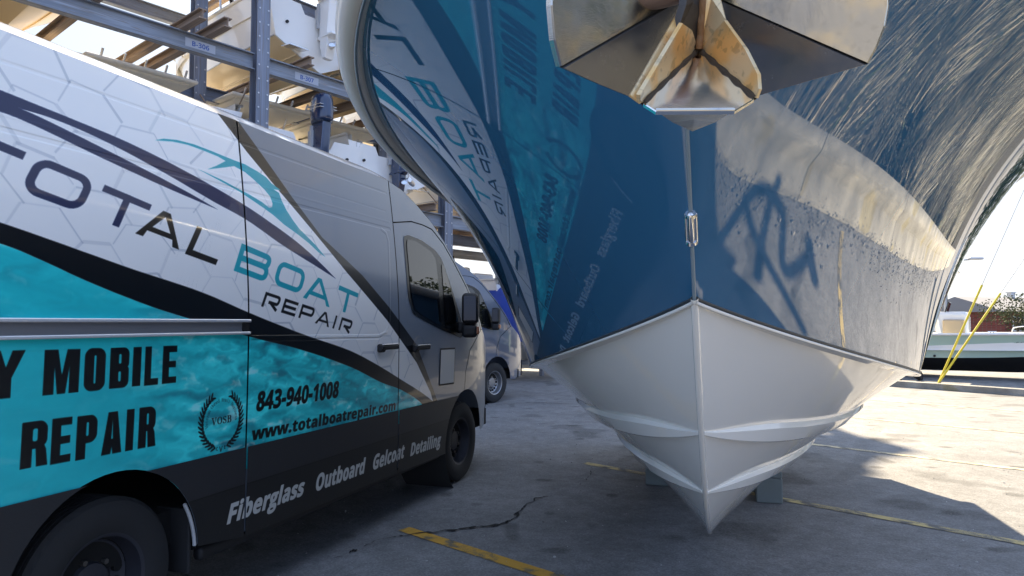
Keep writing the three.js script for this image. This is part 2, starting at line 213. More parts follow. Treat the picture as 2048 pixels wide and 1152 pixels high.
const archGeo = new THREE.CylinderGeometry(0.462, 0.462, 0.46, 40, 1, true, -Math.PI / 2 - 0.02, Math.PI + 0.04).rotateZ(-Math.PI / 2).rotateX(0);
const dirty = std([0.02, 0.019, 0.018], 0.9);
function makeVan(o, M) {
  const side = (name, pts, off = 0, m = M.side) => mesh(name, sidePatch(pts, off), m, o);
  const quarter = side('rear_quarter_panel', quarterPts), slide = side('sliding_door', slidePts), door = side('front_door', doorPts), fender = side('front_fender', fenderPts);
  side('roof_side_panel', browPts);
  mesh('inner_lining', sidePatch([[-4.95, 0.86], [-0.9, 0.86], [-0.9, 2.2], [-1.4, 2.45], [-4.95, 2.45]], -0.03, 0.5), black, o);
  mesh('left_side', join([quarterPts, slidePts, doorPts, fenderPts, browPts].map((p) => mirrorX(sidePatch(p, 0, 0.15)))), M.body, o);
  mesh('roof', shell(0, 4.7, 60), M.roof, o);
  mesh('windscreen', shell(4.7, 11, 40, -0.955, 0.955), M.glass, o);
  for (const s of [-1, 1]) mesh('windscreen_pillar', shell(4.7, 11, 40, s * 0.955, s, 0.001, 4), M.body, o);
  mesh('bonnet', shell(11, 14.4, 26), M.body, o);
  mesh('nose', shell(14.4, 17, 26), M.body, o);
  mesh('grille', shell(14.7, 15.7, 8, -0.55, 0.55, 0.012, 16), dark, o);
  for (const s of [-1, 1]) mesh('headlight', shell(13.9, 15.4, 10, s * 0.68, s * 0.98, 0.008, 10), M.lamp, o);
  mesh('bumper', shell(16.1, 17, 10, -1, 1, 0.03), M.clad, o);
  mesh('rear_doors', grid(16, 24, (a, b) => { const h = lerp(0.4, 2.52, b), s = a * 2 - 1; return [s * vanX(-4.98, h), h + (b > 0.95 ? 0.19 * (1 - Math.pow(Math.abs(s), 5)) * (b - 0.95) * 20 : 0), 4.98 + 0.02 * (1 - s * s), 0, 0]; }), M.body, o);
  mesh('underbody', join(bx(1.7, 0.16, 5.7, 0, 0.48, 2.0), bx(1.84, 0.08, 2.75, 0, 0.4, 1.86)), black, o);
  // lower cladding, cut at the same seams
  const cl = (name, pts, m = M.clad) => { const g = sidePatch(pts, 0.009, 0.07, CLAD); mesh(name, g, m, o); mesh(name, mirrorX(g), M.clad, o); };
  cl('lower_cladding', [[-4.97, 0.36], ...arcPts(-3.73, 0.37, 0.462, 176, 106, 14), [-3.86, 0.808], [-4.97, 0.808]]);
  cl('lower_cladding', [...arcPts(-3.73, 0.37, 0.462, 73, 3, 14), [-2.956, 0.35], [-2.956, 0.806], [-3.56, 0.808]], M.cladText);
  cl('lower_cladding', [[-2.944, 0.35], [-1.316, 0.34], [-1.316, 0.8], [-2.944, 0.806]], M.cladText);
  cl('lower_cladding', [[-1.304, 0.34], [-0.46, 0.33], ...arcPts(0, 0.37, 0.462, 177, 112, 14), [-0.19, 0.795], [-1.304, 0.8]], M.cladText);
  for (const s of [-1, 1]) mesh('sill', rb(0.06, 0.07, 2.72, 0.025, s * (HALF - 0.06), 0.335, 1.86), dark, o);
  for (const s of [-1, 1]) for (const u of [0, -3.73]) { const a = mesh('wheel_arch', archGeo, dirty, o); a.position.set(s * (HALF - 0.236), 0.37, -u); a.rotation.x = 0; if (s < 0) a.scale.x = -1; }
  for (const s of [-1, 1]) mesh('mud_flap', rb(0.2, 0.3, 0.02, 0.008, s * (HALF - 0.13), 0.42, 3.73 - 0.44), rubber, o);
  if (M.reflector) mesh('arch_reflector', new THREE.TubeGeometry(new THREE.CatmullRomCurve3(arcPts(-3.73, 0.37, 0.45, 32, 4, 6).map((q) => V(HALF - 0.012, q[1], -q[0]))), 12, 0.009, 6), M.reflector, o);
  // glass and its black rim, flush with the door
  { const g = sidePatch(round(glassRim), 0.004, 0.06), m = std([0.01, 0.01, 0.01], 0.25); mesh('window_rim', g, m, door); mesh('window_rim', mirrorX(g), m, door); }
  { const g = sidePatch(round(doorGlass), 0.008, 0.06), m = M.glass; mesh('window', g, m, door); mesh('window', mirrorX(g), m, door); }
  { const g = sidePatch(round(quarterGlass), 0.008, 0.06), m = M.glass; mesh('quarter_window', g, m, door); mesh('quarter_window', mirrorX(g), m, door); }
  const handle = (u, h, parent) => { const x = vanX(u, h); mesh('handle', join(rb(0.028, 0.034, 0.24, 0.012, x + 0.035, h - 0.012, -u), rb(0.04, 0.06, 0.07, 0.015, x + 0.018, h - 0.016, -u + 0.09), rb(0.03, 0.03, 0.05, 0.012, x + 0.018, h - 0.012, -u - 0.09)), dark, parent); mesh('handle_trim', rb(0.02, 0.008, 0.22, 0.004, x + 0.04, h + 0.009, -u), chrome, parent); };
  handle(-1.51, 1.285, slide); handle(-0.98, 1.265, door);
  // sliding door rail
  if (M.rail) { mesh('door_rail', join(bx(0.012, 0.052, 1.98, HALF + 0.001, 1.425, 3.95)), std([0.22, 0.22, 0.23], 0.35, 0.3), quarter); mesh('rail_lip', join(rb(0.03, 0.016, 1.99, 0.006, HALF + 0.008, 1.459, 3.95), rb(0.028, 0.015, 1.99, 0.006, HALF + 0.007, 1.396, 3.95)), M.rail, quarter); mesh('rail_end', rb(0.024, 0.05, 0.05, 0.01, HALF + 0.004, 1.428, 2.985), black, quarter); }
  // mirrors
  for (const s of [-1, 1]) { const m = mesh('wing_mirror', join(rb(0.15, 0.28, 0.12, 0.045, s * 1.105, 1.575, 0.2, 0, s * 0.35), rb(0.145, 0.12, 0.11, 0.04, s * 1.1, 1.375, 0.2, 0, s * 0.35), rb(0.2, 0.05, 0.08, 0.02, s * 1.04, 1.43, 0.16), rb(0.1, 0.09, 0.14, 0.03, s * 0.985, 1.4, 0.14)), dark, o); mesh('mirror_glass', rb(0.115, 0.22, 0.01, 0.02, s * 1.124, 1.575, 0.257, 0, s * 0.35), M.mirror, m); mesh('turn_signal', rb(0.03, 0.07, 0.085, 0.012, s * 1.165, 1.38, 0.175, 0, s * 0.35), std([0.30, 0.10, 0.04], 0.25), m); }
  for (const s of [-1, 1]) for (const u of [0, -3.73]) {
    const w = new THREE.Group(); w.name = 'wheel'; w.position.set(s * (HALF - 0.165), 0.361, -u); if (s < 0) w.rotation.y = Math.PI; w.rotation.order = 'YXZ'; w.rotation.x = u ? 0.3 : 0.1; if (!u && s > 0) w.rotation.y = -0.02; o.add(w);
    mesh('tyre', tyreGeo, tyreMat, w); mesh('rim', rimGeo, M.rim, w);
    for (let k = 0; k < 15; k++) { const a = k / 15 * 2 * Math.PI; const h = mesh('vent_hole', holeGeo, black, w); h.position.set(0.014, 0.148 * Math.cos(a), 0.148 * Math.sin(a)); }
    for (let k = 0; k < 6; k++) { const a = k / 6 * 2 * Math.PI; const h = mesh('wheel_nut', nutGeo, M.nut, w); h.position.set(0.03, 0.103 * Math.cos(a), 0.103 * Math.sin(a)); }
  }
  return o;
}
// the printed wrap of the near van, drawn in its own metres: u along, h up
const wrapTex = canvasTexture(2048, 772, (x, W, H) => {
  const sx = W / (WRAP.u1 - WRAP.u0), P = (p) => [(p[0] - WRAP.u0) * sx, H - (p[1] - WRAP.h0) * H / (WRAP.h1 - WRAP.h0)], sy = H / (WRAP.h1 - WRAP.h0);
  const poly = (pts, fill) => { x.beginPath(); pts.forEach((p, i) => { const q = P(p); i ? x.lineTo(...q) : x.moveTo(...q); }); x.closePath(); if (fill) { x.fillStyle = fill; x.fill(); } };
  const curvePoly = (a, b, fill) => { const line = (pts) => new THREE.CatmullRomCurve3(pts.map((p) => V(p[0], p[1], 0)), false, 'centripetal').getPoints(60).map((v) => [v.x, v.y]); poly([...line(a), ...line(b)], fill); };
  x.fillStyle = '#727c89'; x.fillRect(0, 0, W, H);
  poly([[-5, 2.6], [-3.17, 2.6], [-3.108, 2.543], [-2.89, 2.371], [-2.669, 2.22], [-2.355, 2.015], [-1.996, 1.778], [-1.494, 1.468], [-1.017, 1.136], [-0.697, 0.818], [-0.66, 0.7], [-5, 0.7]], '#f6f5f2');
  // pale cracked hexagons
  x.save(); poly([[-5, 2.6], [-3.108, 2.543], [-2.355, 2.015], [-1.494, 1.468], [-0.697, 0.818], [-5, 0.7]]); x.clip(); x.lineJoin = 'round';
  { const r = rng(12), a = 0.155, pts = new Map(), at = (i, j, k) => { const key = `${i},${j},${k}`; if (!pts.has(key)) pts.set(key, [(r() - 0.5) * 0.07, (r() - 0.5) * 0.06]); return pts.get(key); };
    for (let i = 0; i < 22; i++) for (let j = 0; j < 10; j++) { const cu = -5 + i * a * 1.5, ch = 0.7 + j * a * 1.732 * 0.8 + (i % 2) * a * 0.866 * 0.8; const c = [0, 1, 2, 3].map((k) => { const q = k * 60 * DEG, n = at(i, j, k); return [cu + a * Math.cos(q) + n[0] * 0.5, ch + a * 0.8 * Math.sin(q) + n[1] * 0.5]; });
      for (let k = 0; k < 3; k++) { x.strokeStyle = `rgba(140,150,166,${0.12 + 0.28 * r()})`; x.lineWidth = 2 + 5 * r() * r(); x.beginPath(); x.moveTo(...P(c[k])); x.lineTo(...P(c[k + 1])); x.stroke(); } } }
  x.restore();
  // teal water
  { const n = 512, c = document.createElement('canvas'); c.width = n * 2; c.height = n / 2; const y = c.getContext('2d'), d = y.createImageData(n * 2, n / 2);
    for (let j = 0; j < n / 2; j++) for (let i = 0; i < n * 2; i++) { const uu = i / (n * 2), vv = j / (n / 2), amp = smooth(0.25, 0.42, uu) * 0.9 + 0.35 * smooth(0.4, 0.1, vv) + 0.1, w1 = fbm(uu * 26, vv * 14, 26, 14, 4), f = fbm(uu * 30 + w1 * 3, vv * 22 + w1 * 2, 30, 22, 5) - 0.5, foam = smooth(0.62, 0.8, fbm(uu * 44 + w1 * 4, vv * 30, 44, 30, 4)) * amp, o = (j * n * 2 + i) * 4;
      d.data[o] = 40 + 110 * Math.max(0, f) * amp + 100 * foam; d.data[o + 1] = 198 + 190 * f * amp + 30 * foam; d.data[o + 2] = 204 + 170 * f * amp + 22 * foam; d.data[o + 3] = 255; }
    y.putImageData(d, 0, 0); x.save(); curvePoly([[-5, 1.86], [-4.211, 1.726], [-4.065, 1.68], [-3.881, 1.613], [-3.566, 1.518], [-3.273, 1.45], [-2.933, 1.374], [-2.49, 1.289], [-1.952, 1.154], [-1.559, 1.024], [-1.26, 0.944], [-0.926, 0.81], [-0.75, 0.7]], [[-2, 0.69], [-5, 0.69]]); x.clip(); x.drawImage(c, 0, P([0, 1.9])[1], sx * 4.5, sy * 1.25); x.restore(); }
  const INK = '#101114', NAVY = '#182650';
  curvePoly([[-5, 1.96], [-4.21, 1.801], [-4.025, 1.76], [-3.693, 1.683], [-3.272, 1.594], [-2.933, 1.497], [-2.492, 1.383], [-1.954, 1.259], [-1.561, 1.13], [-1.262, 1.019], [-0.927, 0.894], [-0.667, 0.782]], [[-0.9, 0.782], [-0.926, 0.81], [-1.26, 0.944], [-1.559, 1.024], [-1.952, 1.154], [-2.49, 1.289], [-2.933, 1.374], [-3.273, 1.45], [-3.566, 1.518], [-3.881, 1.613], [-4.065, 1.68], [-4.211, 1.726], [-5, 1.86]], INK);
  poly([[-3.108, 2.543], [-2.89, 2.371], [-2.669, 2.22], [-2.355, 2.015], [-1.996, 1.778], [-1.494, 1.468], [-1.017, 1.136], [-0.76, 0.88], [-0.697, 0.78], [-0.609, 0.776], [-0.668, 0.848], [-1.02, 1.273], [-1.453, 1.559], [-1.812, 1.774], [-2.255, 1.98], [-2.528, 2.186], [-2.766, 2.386], [-2.958, 2.547]], '#141519');
  curvePoly([[-5, 2.34], [-4.192, 2.289], [-4.082, 2.278], [-3.941, 2.264], [-3.664, 2.232], [-3.36, 2.175], [-2.936, 2.069], [-2.726, 2.0], [-2.509, 1.92], [-2.297, 1.82], [-2.128, 1.728]], [[-2.128, 1.728], [-2.326, 1.79], [-2.651, 1.89], [-2.942, 1.995], [-3.179, 2.055], [-3.467, 2.135], [-3.787, 2.21], [-4.005, 2.24], [-4.137, 2.243]], NAVY);
  curvePoly([[-5, 2.28], [-4.137, 2.243], [-4.064, 2.232], [-3.789, 2.175], [-3.369, 2.078], [-3.142, 2.016]], [[-3.142, 2.016], [-3.459, 2.068], [-3.816, 2.136], [-4.086, 2.193], [-4.196, 2.208], [-5, 2.24]], NAVY);
  poly([[-5, 2.34], [-4.19, 2.289], [-4.137, 2.243], [-4.196, 2.208], [-5, 2.24]], NAVY);
  const TEAL = '#18a6b4';
  poly([[-3.513, 2.28], [-3.464, 2.299], [-3.381, 2.314], [-3.276, 2.319], [-3.158, 2.313], [-3.01, 2.303], [-2.916, 2.298], [-2.819, 2.28], [-2.752, 2.262], [-2.709, 2.235], [-2.626, 2.21], [-2.695, 2.204], [-2.648, 2.19], [-2.628, 2.149], [-2.59, 2.098], [-2.539, 2.049], [-2.484, 2.006], [-2.421, 1.972], [-2.328, 1.923], [-2.233, 1.859], [-2.304, 1.883], [-2.398, 1.929], [-2.514, 1.974], [-2.625, 2.012], [-2.718, 2.055], [-2.797, 2.082], [-2.884, 2.11], [-2.977, 2.139], [-3.077, 2.161], [-3.171, 2.181], [-3.266, 2.2], [-3.199, 2.19], [-3.105, 2.177], [-2.996, 2.154], [-2.903, 2.137], [-2.805, 2.112], [-2.744, 2.089], [-2.719, 2.098], [-2.713, 2.119], [-2.73, 2.156], [-2.773, 2.187], [-2.859, 2.229], [-2.922, 2.255], [-3.004, 2.27], [-3.077, 2.248], [-3.197, 2.212], [-3.126, 2.248], [-3.063, 2.284], [-3.121, 2.296], [-3.215, 2.303], [-3.313, 2.307], [-3.407, 2.3]], TEAL);
  // wide square lettering: each letter in its own slanted frame, 1 unit high
  const letter = (ch, c, w, r, up, color, lw = 0.2) => {
    const hgt = Math.hypot(...up), W1 = w / hgt, bl = [c[0] - r[0] * w / 2 - up[0] / 2, c[1] - r[1] * w / 2 - up[1] / 2], o = P(bl);
    x.save(); x.transform(r[0] * hgt * sx, -r[1] * hgt * sy, up[0] * sx, -up[1] * sy, o[0], o[1]); x.lineWidth = lw; x.strokeStyle = x.fillStyle = color; x.lineCap = 'butt'; x.lineJoin = 'miter'; const e = lw / 2, p = (...q) => { x.beginPath(); for (let i = 0; i < q.length; i += 2) i ? x.lineTo(q[i], q[i + 1]) : x.moveTo(q[i], q[i + 1]); x.stroke(); };
    if (ch === 'O') { x.beginPath(); x.roundRect(e, e, W1 - lw, 1 - lw, 0.28); x.stroke(); }
    if (ch === 'T') { p(0, 1 - e, W1, 1 - e); p(W1 / 2, 0, W1 / 2, 1); }
    if (ch === 'L') p(e, 1, e, e, W1, e);
    if (ch === 'I') p(W1 / 2, 0, W1 / 2, 1);
    if (ch === 'A') { const m = W1 / 2, f = lw * 0.62; x.beginPath(); x.moveTo(0, 0); x.lineTo(m - f, 1); x.lineTo(m + f, 1); x.lineTo(W1, 0); x.lineTo(W1 - lw * 1.2, 0); x.lineTo(W1 * 0.79, 0.22); x.lineTo(W1 * 0.21, 0.22); x.lineTo(lw * 1.2, 0); x.closePath(); x.moveTo(W1 * 0.29, 0.38); x.lineTo(m, 0.84); x.lineTo(W1 * 0.71, 0.38); x.closePath(); x.fill('evenodd'); }
    if (ch === 'B') { x.beginPath(); x.moveTo(e, 0); x.lineTo(e, 1 - e); x.lineTo(W1 - 0.3, 1 - e); x.quadraticCurveTo(W1 - 0.08, 1 - e, W1 - 0.08, 0.76); x.quadraticCurveTo(W1 - 0.08, 0.52, W1 - 0.28, 0.52); x.lineTo(e, 0.52); x.moveTo(W1 - 0.28, 0.52); x.quadraticCurveTo(W1 - e * 0.7, 0.5, W1 - e * 0.7, 0.3); x.quadraticCurveTo(W1 - e * 0.7, e, W1 - 0.3, e); x.lineTo(0, e); x.stroke(); }
    if (ch === 'E') { p(W1, 1 - e, e, 1 - e, e, e, W1, e); p(0, 0.5, W1 * 0.94, 0.5); }
    if (ch === 'R' || ch === 'P') { x.beginPath(); x.moveTo(e, 0); x.lineTo(e, 1 - e); x.lineTo(W1 - 0.3, 1 - e); x.quadraticCurveTo(W1 - e, 1 - e, W1 - e, 0.7); x.quadraticCurveTo(W1 - e, 0.4, W1 - 0.3, 0.4); x.lineTo(ch === 'P' ? e : W1 * 0.34, 0.4); x.stroke(); if (ch === 'R') p(W1 * 0.42, 0.44, W1 - e * 0.9, 0); }
    x.restore();
  };
  const r1 = [0.982, -0.19];
  letter('T', [-4.27, 2.025], 0.235, r1, [0.075, 0.155], NAVY); letter('O', [-3.99, 1.982], 0.245, r1, [0.075, 0.148], NAVY); letter('T', [-3.71, 1.925], 0.24, r1, [0.075, 0.145], NAVY); letter('A', [-3.5, 1.882], 0.245, r1, [0.06, 0.142], INK, 0.22); letter('L', [-3.235, 1.824], 0.2, r1, [0.085, 0.142], INK);
  letter('B', [-2.9, 1.766], 0.245, r1, [0.07, 0.148], TEAL); letter('O', [-2.593, 1.709], 0.25, r1, [0.07, 0.14], TEAL); letter('A', [-2.325, 1.646], 0.275, r1, [0.045, 0.15], TEAL, 0.19); letter('T', [-2.015, 1.592], 0.23, r1, [0.07, 0.15], TEAL, 0.19);
  { const r2 = [0.984, -0.18], up = [0.042, 0.08], cs = [[-2.765, 1.565, 'R', 0.135], [-2.605, 1.535, 'E', 0.125], [-2.445, 1.507, 'P', 0.13], [-2.275, 1.474, 'A', 0.15], [-2.155, 1.453, 'I', 0.04], [-2.03, 1.432, 'R', 0.135]]; for (const [u, h, c, w] of cs) letter(c, [u, h], w, r2, up, INK, 0.2); }
  // heavy condensed print fitted into a parallelogram: lower left, lower right, upper left
  const print = (s, bl, br, tl, color, font = 'bold 100px sans-serif', fat = 6, caps = 0.73, italic = 0) => { x.save(); x.font = font; const w = x.measureText(s).width, o = P(bl), b = P(br), t = P(tl); x.transform((b[0] - o[0]) / w, (b[1] - o[1]) / w, -(t[0] - o[0]) / (100 * caps) - 0, -(t[1] - o[1]) / (100 * caps), o[0], o[1]); if (italic) x.transform(1, 0, -italic, 1, 0, 0); x.fillStyle = x.strokeStyle = color; x.lineWidth = fat; x.lineJoin = 'round'; if (fat < 7) { x.fillText(s, 0, 0); x.strokeText(s, 0, 0); } else { const cw = [...s].map((c) => x.measureText(c).width), sum = cw.reduce((a, b) => a + b, 0), sq = 0.80, gap = s.length > 1 ? (w - sum * sq - fat) / (s.length - 1) : 0; let X = fat / 2; [...s].forEach((c, i) => { x.save(); x.translate(X, 0); x.scale(sq, 1); x.fillText(c, 0, 0); x.strokeText(c, 0, 0); x.restore(); X += cw[i] * sq + gap; }); } x.restore(); };
  // heavy condensed capitals, 1 unit high
  const block = (ch, bl, w, h, up) => { const W1 = w / h, o = P(bl), a = Math.min(0.25, W1 * 0.46), q = 0.17; x.save(); x.transform(h * sx, 0.008 * h * sy, up * sx, -h * sy, o[0], o[1]); x.fillStyle = INK; x.beginPath(); const pg = (...c) => { x.moveTo(c[0], c[1]); for (let i = 2; i < c.length; i += 2) x.lineTo(c[i], c[i + 1]); x.closePath(); };
    if (ch === 'I') pg(0, 0, W1, 0, W1, 1, 0, 1);
    if (ch === 'L') pg(0, 0, W1, 0, W1, q, a, q, a, 1, 0, 1);
    if (ch === 'E') pg(0, 0, W1, 0, W1, q, a, q, a, 0.42, W1 * 0.94, 0.42, W1 * 0.94, 0.59, a, 0.59, a, 1 - q, W1, 1 - q, W1, 1, 0, 1);
    if (ch === 'M') pg(0, 0, 0, 1, 0.32, 1, W1 / 2, 0.42, W1 - 0.32, 1, W1, 1, W1, 0, W1 - a, 0, W1 - a, 0.62, W1 / 2 + 0.1, 0, W1 / 2 - 0.1, 0, a, 0.62, a, 0);
    if (ch === 'Y') pg(W1 / 2 - 0.13, 0, W1 / 2 - 0.13, 0.42, 0, 1, 0.28, 1, W1 / 2, 0.64, W1 - 0.28, 1, W1, 1, W1 / 2 + 0.13, 0.42, W1 / 2 + 0.13, 0);
    if (ch === 'A') { pg(0, 0, W1 * 0.27, 1, W1 * 0.73, 1, W1, 0, W1 - a, 0, W1 - a * 1.12, 0.2, a * 1.12, 0.2, a, 0); pg(a * 1.2, 0.36, W1 / 2, 0.84, W1 - a * 1.2, 0.36); }
    if (ch === 'O') { x.roundRect(0, 0, W1, 1, 0.2); x.roundRect(a, q, W1 - 2 * a, 1 - 2 * q, 0.06); }
    if (ch === 'B') { x.roundRect(0, 0, W1, 0.54, [0.02, 0.16, 0.1, 0]); x.roundRect(0, 0.5, W1, 0.5, [0, 0.1, 0.16, 0.02]); x.fill(); x.globalCompositeOperation = 'source-over'; x.fillStyle = '#28c6cc'; x.beginPath(); x.roundRect(a, 0.16, W1 - 2 * a + 0.02, 0.25, 0.04); x.roundRect(a, 0.6, W1 - 2 * a + 0.02, 0.24, 0.04); }
    if (ch === 'R' || ch === 'P') { x.roundRect(0, ch === 'P' ? 0.36 : 0.4, W1, ch === 'P' ? 0.64 : 0.6, [0.02, 0.2, 0.2, 0.02]); x.rect(0, 0, a, 0.6); if (ch === 'R') { pg(W1 - a - 0.02, 0.52, W1 - a + 0.02, 0, W1 + 0.03, 0, W1 - 0.02, 0.36, W1 - 0.07, 0.47, W1 - 0.05, 0.6); } x.fill(); x.fillStyle = '#28c6cc'; x.beginPath(); x.roundRect(a, ch === 'P' ? 0.52 : 0.56, W1 - 2 * a + 0.02, ch === 'P' ? 0.32 : 0.28, 0.04); }
    x.fill('evenodd'); x.restore(); };
  for (const [c, u, h, w, hh] of [['Y', -4.265, 1.184, 0.135, 0.167], ['M', -4.058, 1.18, 0.145, 0.168], ['O', -3.892, 1.178, 0.094, 0.17], ['B', -3.777, 1.179, 0.092, 0.167], ['I', -3.666, 1.179, 0.042, 0.166], ['L', -3.604, 1.177, 0.074, 0.168], ['E', -3.508, 1.177, 0.08, 0.168], ['R', -4.132, 0.923, 0.098, 0.166], ['E', -4.018, 0.918, 0.081, 0.17], ['P', -3.916, 0.914, 0.09, 0.17], ['A', -3.803, 0.913, 0.095, 0.171], ['I', -3.689, 0.911, 0.038, 0.173], ['R', -3.626, 0.91, 0.088, 0.174]]) block(c, [u, h], w, hh, 0.003);
  print('843-940-1008', [-2.884, 0.982], [-2.105, 0.978], [-2.868, 1.082], INK, 'bold 100px sans-serif', 5);
  print('www.totalboatrepair.com', [-2.91, 0.832], [-1.345, 0.808], [-2.902, 0.897], INK, 'bold 100px sans-serif', 5, 0.73);
  { // laurel emblem
    const c = P([-3.13, 0.965]); x.save(); x.translate(...c); x.fillStyle = x.strokeStyle = INK; const RX = 0.135 * sx, RY = 0.135 * sy;
    for (const s of [-1, 1]) for (let k = 0; k < 16; k++) { const a = (270 + s * (14 + k * 8.6)) * DEG, dx = -Math.sin(a) * s, dy = Math.cos(a) * s; for (const q of [-1, 1]) { x.save(); x.translate(RX * Math.cos(a) + dx * 3, -(RY * Math.sin(a) + dy * 3)); x.rotate(Math.atan2(-dy, dx) + q * 0.62); x.beginPath(); x.ellipse(4.5, 0, 6.2, 1.7, 0, 0, 7); x.fill(); x.restore(); } }
    x.font = 'bold 17px serif'; x.textAlign = 'center'; x.fillText('VOSB', 0, 5); x.font = 'bold 13px sans-serif'; x.fillText('V', 0, RY + 6); x.font = 'bold 8px sans-serif'; x.fillText('C', -9, RY + 3); x.fillText('E', 9, RY + 3);
    x.font = '8px serif'; const txt = '\u2605 Veteran Owned Small Business \u2605'; for (let i = 0; i < txt.length; i++) { const a = (-205 + i * 230 / txt.length) * DEG; x.save(); x.translate(0.092 * sx * Math.cos(a), 0.092 * sy * Math.sin(a)); x.rotate(a + Math.PI / 2); x.fillText(txt[i], 0, 0); x.restore(); } x.restore(); }
});
const wrapBump = canvasTexture(2048, 772, (x, W, H) => { // pressed creases and panels
  const sx = W / (WRAP.u1 - WRAP.u0), sy = H / (WRAP.h1 - WRAP.h0), P = (u, h) => [(u - WRAP.u0) * sx, H - (h - WRAP.h0) * sy];
  x.fillStyle = '#808080'; x.fillRect(0, 0, W, H); const line = (pts, w, c) => { x.strokeStyle = c; x.lineWidth = w; x.lineJoin = 'round'; x.beginPath(); pts.forEach((p, i) => (i ? x.lineTo(...P(...p)) : x.moveTo(...P(...p)))); x.stroke(); };
  line([[-5, 2.145], [-1.36, 2.145]], 7, '#505050'); line([[-5, 2.385], [-3.85, 2.41], [-1.36, 2.42]], 5, '#606060'); line([[-2.95, 2.275], [-1.4, 2.275]], 4, '#707070'); line([[-5, 2.2], [-1.36, 2.2]], 4, '#909090');
  line([[-2.93, 1.372], [-1.6, 1.355], [-1.5, 1.38], [-1.455, 1.468], [-1.405, 2.05], [-1.43, 2.11], [-1.5, 2.13]], 7, '#b8b8b8'); line([[-2.93, 1.356], [-1.6, 1.339], [-1.48, 1.366]], 4, '#606060'); line([[-4.9, 1.34], [-3.0, 1.34]], 4, '#777');
  line([[-1.3, 1.18], [0.2, 1.2], [0.9, 1.0]], 6, '#888');
  for (const [u, h] of [[-1.51, 1.27], [-0.98, 1.25]]) { const q = P(u, h), g = x.createRadialGradient(...q, 4, ...q, 34); g.addColorStop(0, '#303030'); g.addColorStop(0.75, '#484848'); g.addColorStop(1, '#808080'); x.fillStyle = g; x.beginPath(); x.arc(...q, 34, 0, 7); x.fill(); }
}, false);
const paint = (c, metal = 0, more = {}) => phys(c, 0.32, metal, { clearcoat: 1, clearcoatRoughness: 0.03, ...more });
const tinted = phys([0.004, 0.005, 0.006], 0.015, 0, { ior: 1.75 });
const cladCol = std([0.024, 0.025, 0.028], 0.5, 0, { bumpMap: asphaltBump, bumpScale: 0.0006 });
const cladTex = canvasTexture(2048, 352, (x, W, H) => {
  const sx = W / (CLAD.u1 - CLAD.u0), sy = H / (CLAD.h1 - CLAD.h0), P = (p) => [(p[0] - CLAD.u0) * sx, H - (p[1] - CLAD.h0) * sy];
  x.fillStyle = '#2a2b2f'; x.fillRect(0, 0, W, H); x.fillStyle = '#1c1d1f'; x.fillRect(0, P([0, 0.615])[1], W, H); x.fillStyle = '#0c0c0d'; x.fillRect(0, P([0, 0.618])[1], W, 5);
  const print = (s, bl, br, tl) => { x.save(); x.font = 'bold 100px sans-serif'; const w = x.measureText(s).width, o = P(bl), b = P(br), t = P(tl); x.transform((b[0] - o[0]) / w, (b[1] - o[1]) / w, -(t[0] - o[0]) / 73, -(t[1] - o[1]) / 73, o[0], o[1]); x.transform(1, 0, -0.12, 1, 0, 0); x.fillStyle = x.strokeStyle = '#c3c4c0'; x.lineWidth = 5; x.lineJoin = 'round'; x.fillText(s, 0, 0); x.strokeText(s, 0, 0); x.restore(); };
  print('Fiberglass', [-3.09, 0.447], [-2.46, 0.447], [-3.075, 0.541]); print('Outboard', [-2.345, 0.44], [-1.78, 0.436], [-2.335, 0.536]); print('Gelcoat', [-1.68, 0.434], [-1.22, 0.437], [-1.668, 0.532]); print('Detailing', [-1.12, 0.428], [-0.57, 0.42], [-1.108, 0.522]);
  const r = rng(5); x.fillStyle = 'rgba(150,150,150,0.35)'; for (let i = 0; i < 240; i++) x.fillRect(r() * W, H - 6 - r() * r() * 60, 1 + r() * 2, 1 + r() * 2);
});
const [gx, gf] = [-0.4305, 6.4191], VY = 19 * DEG;
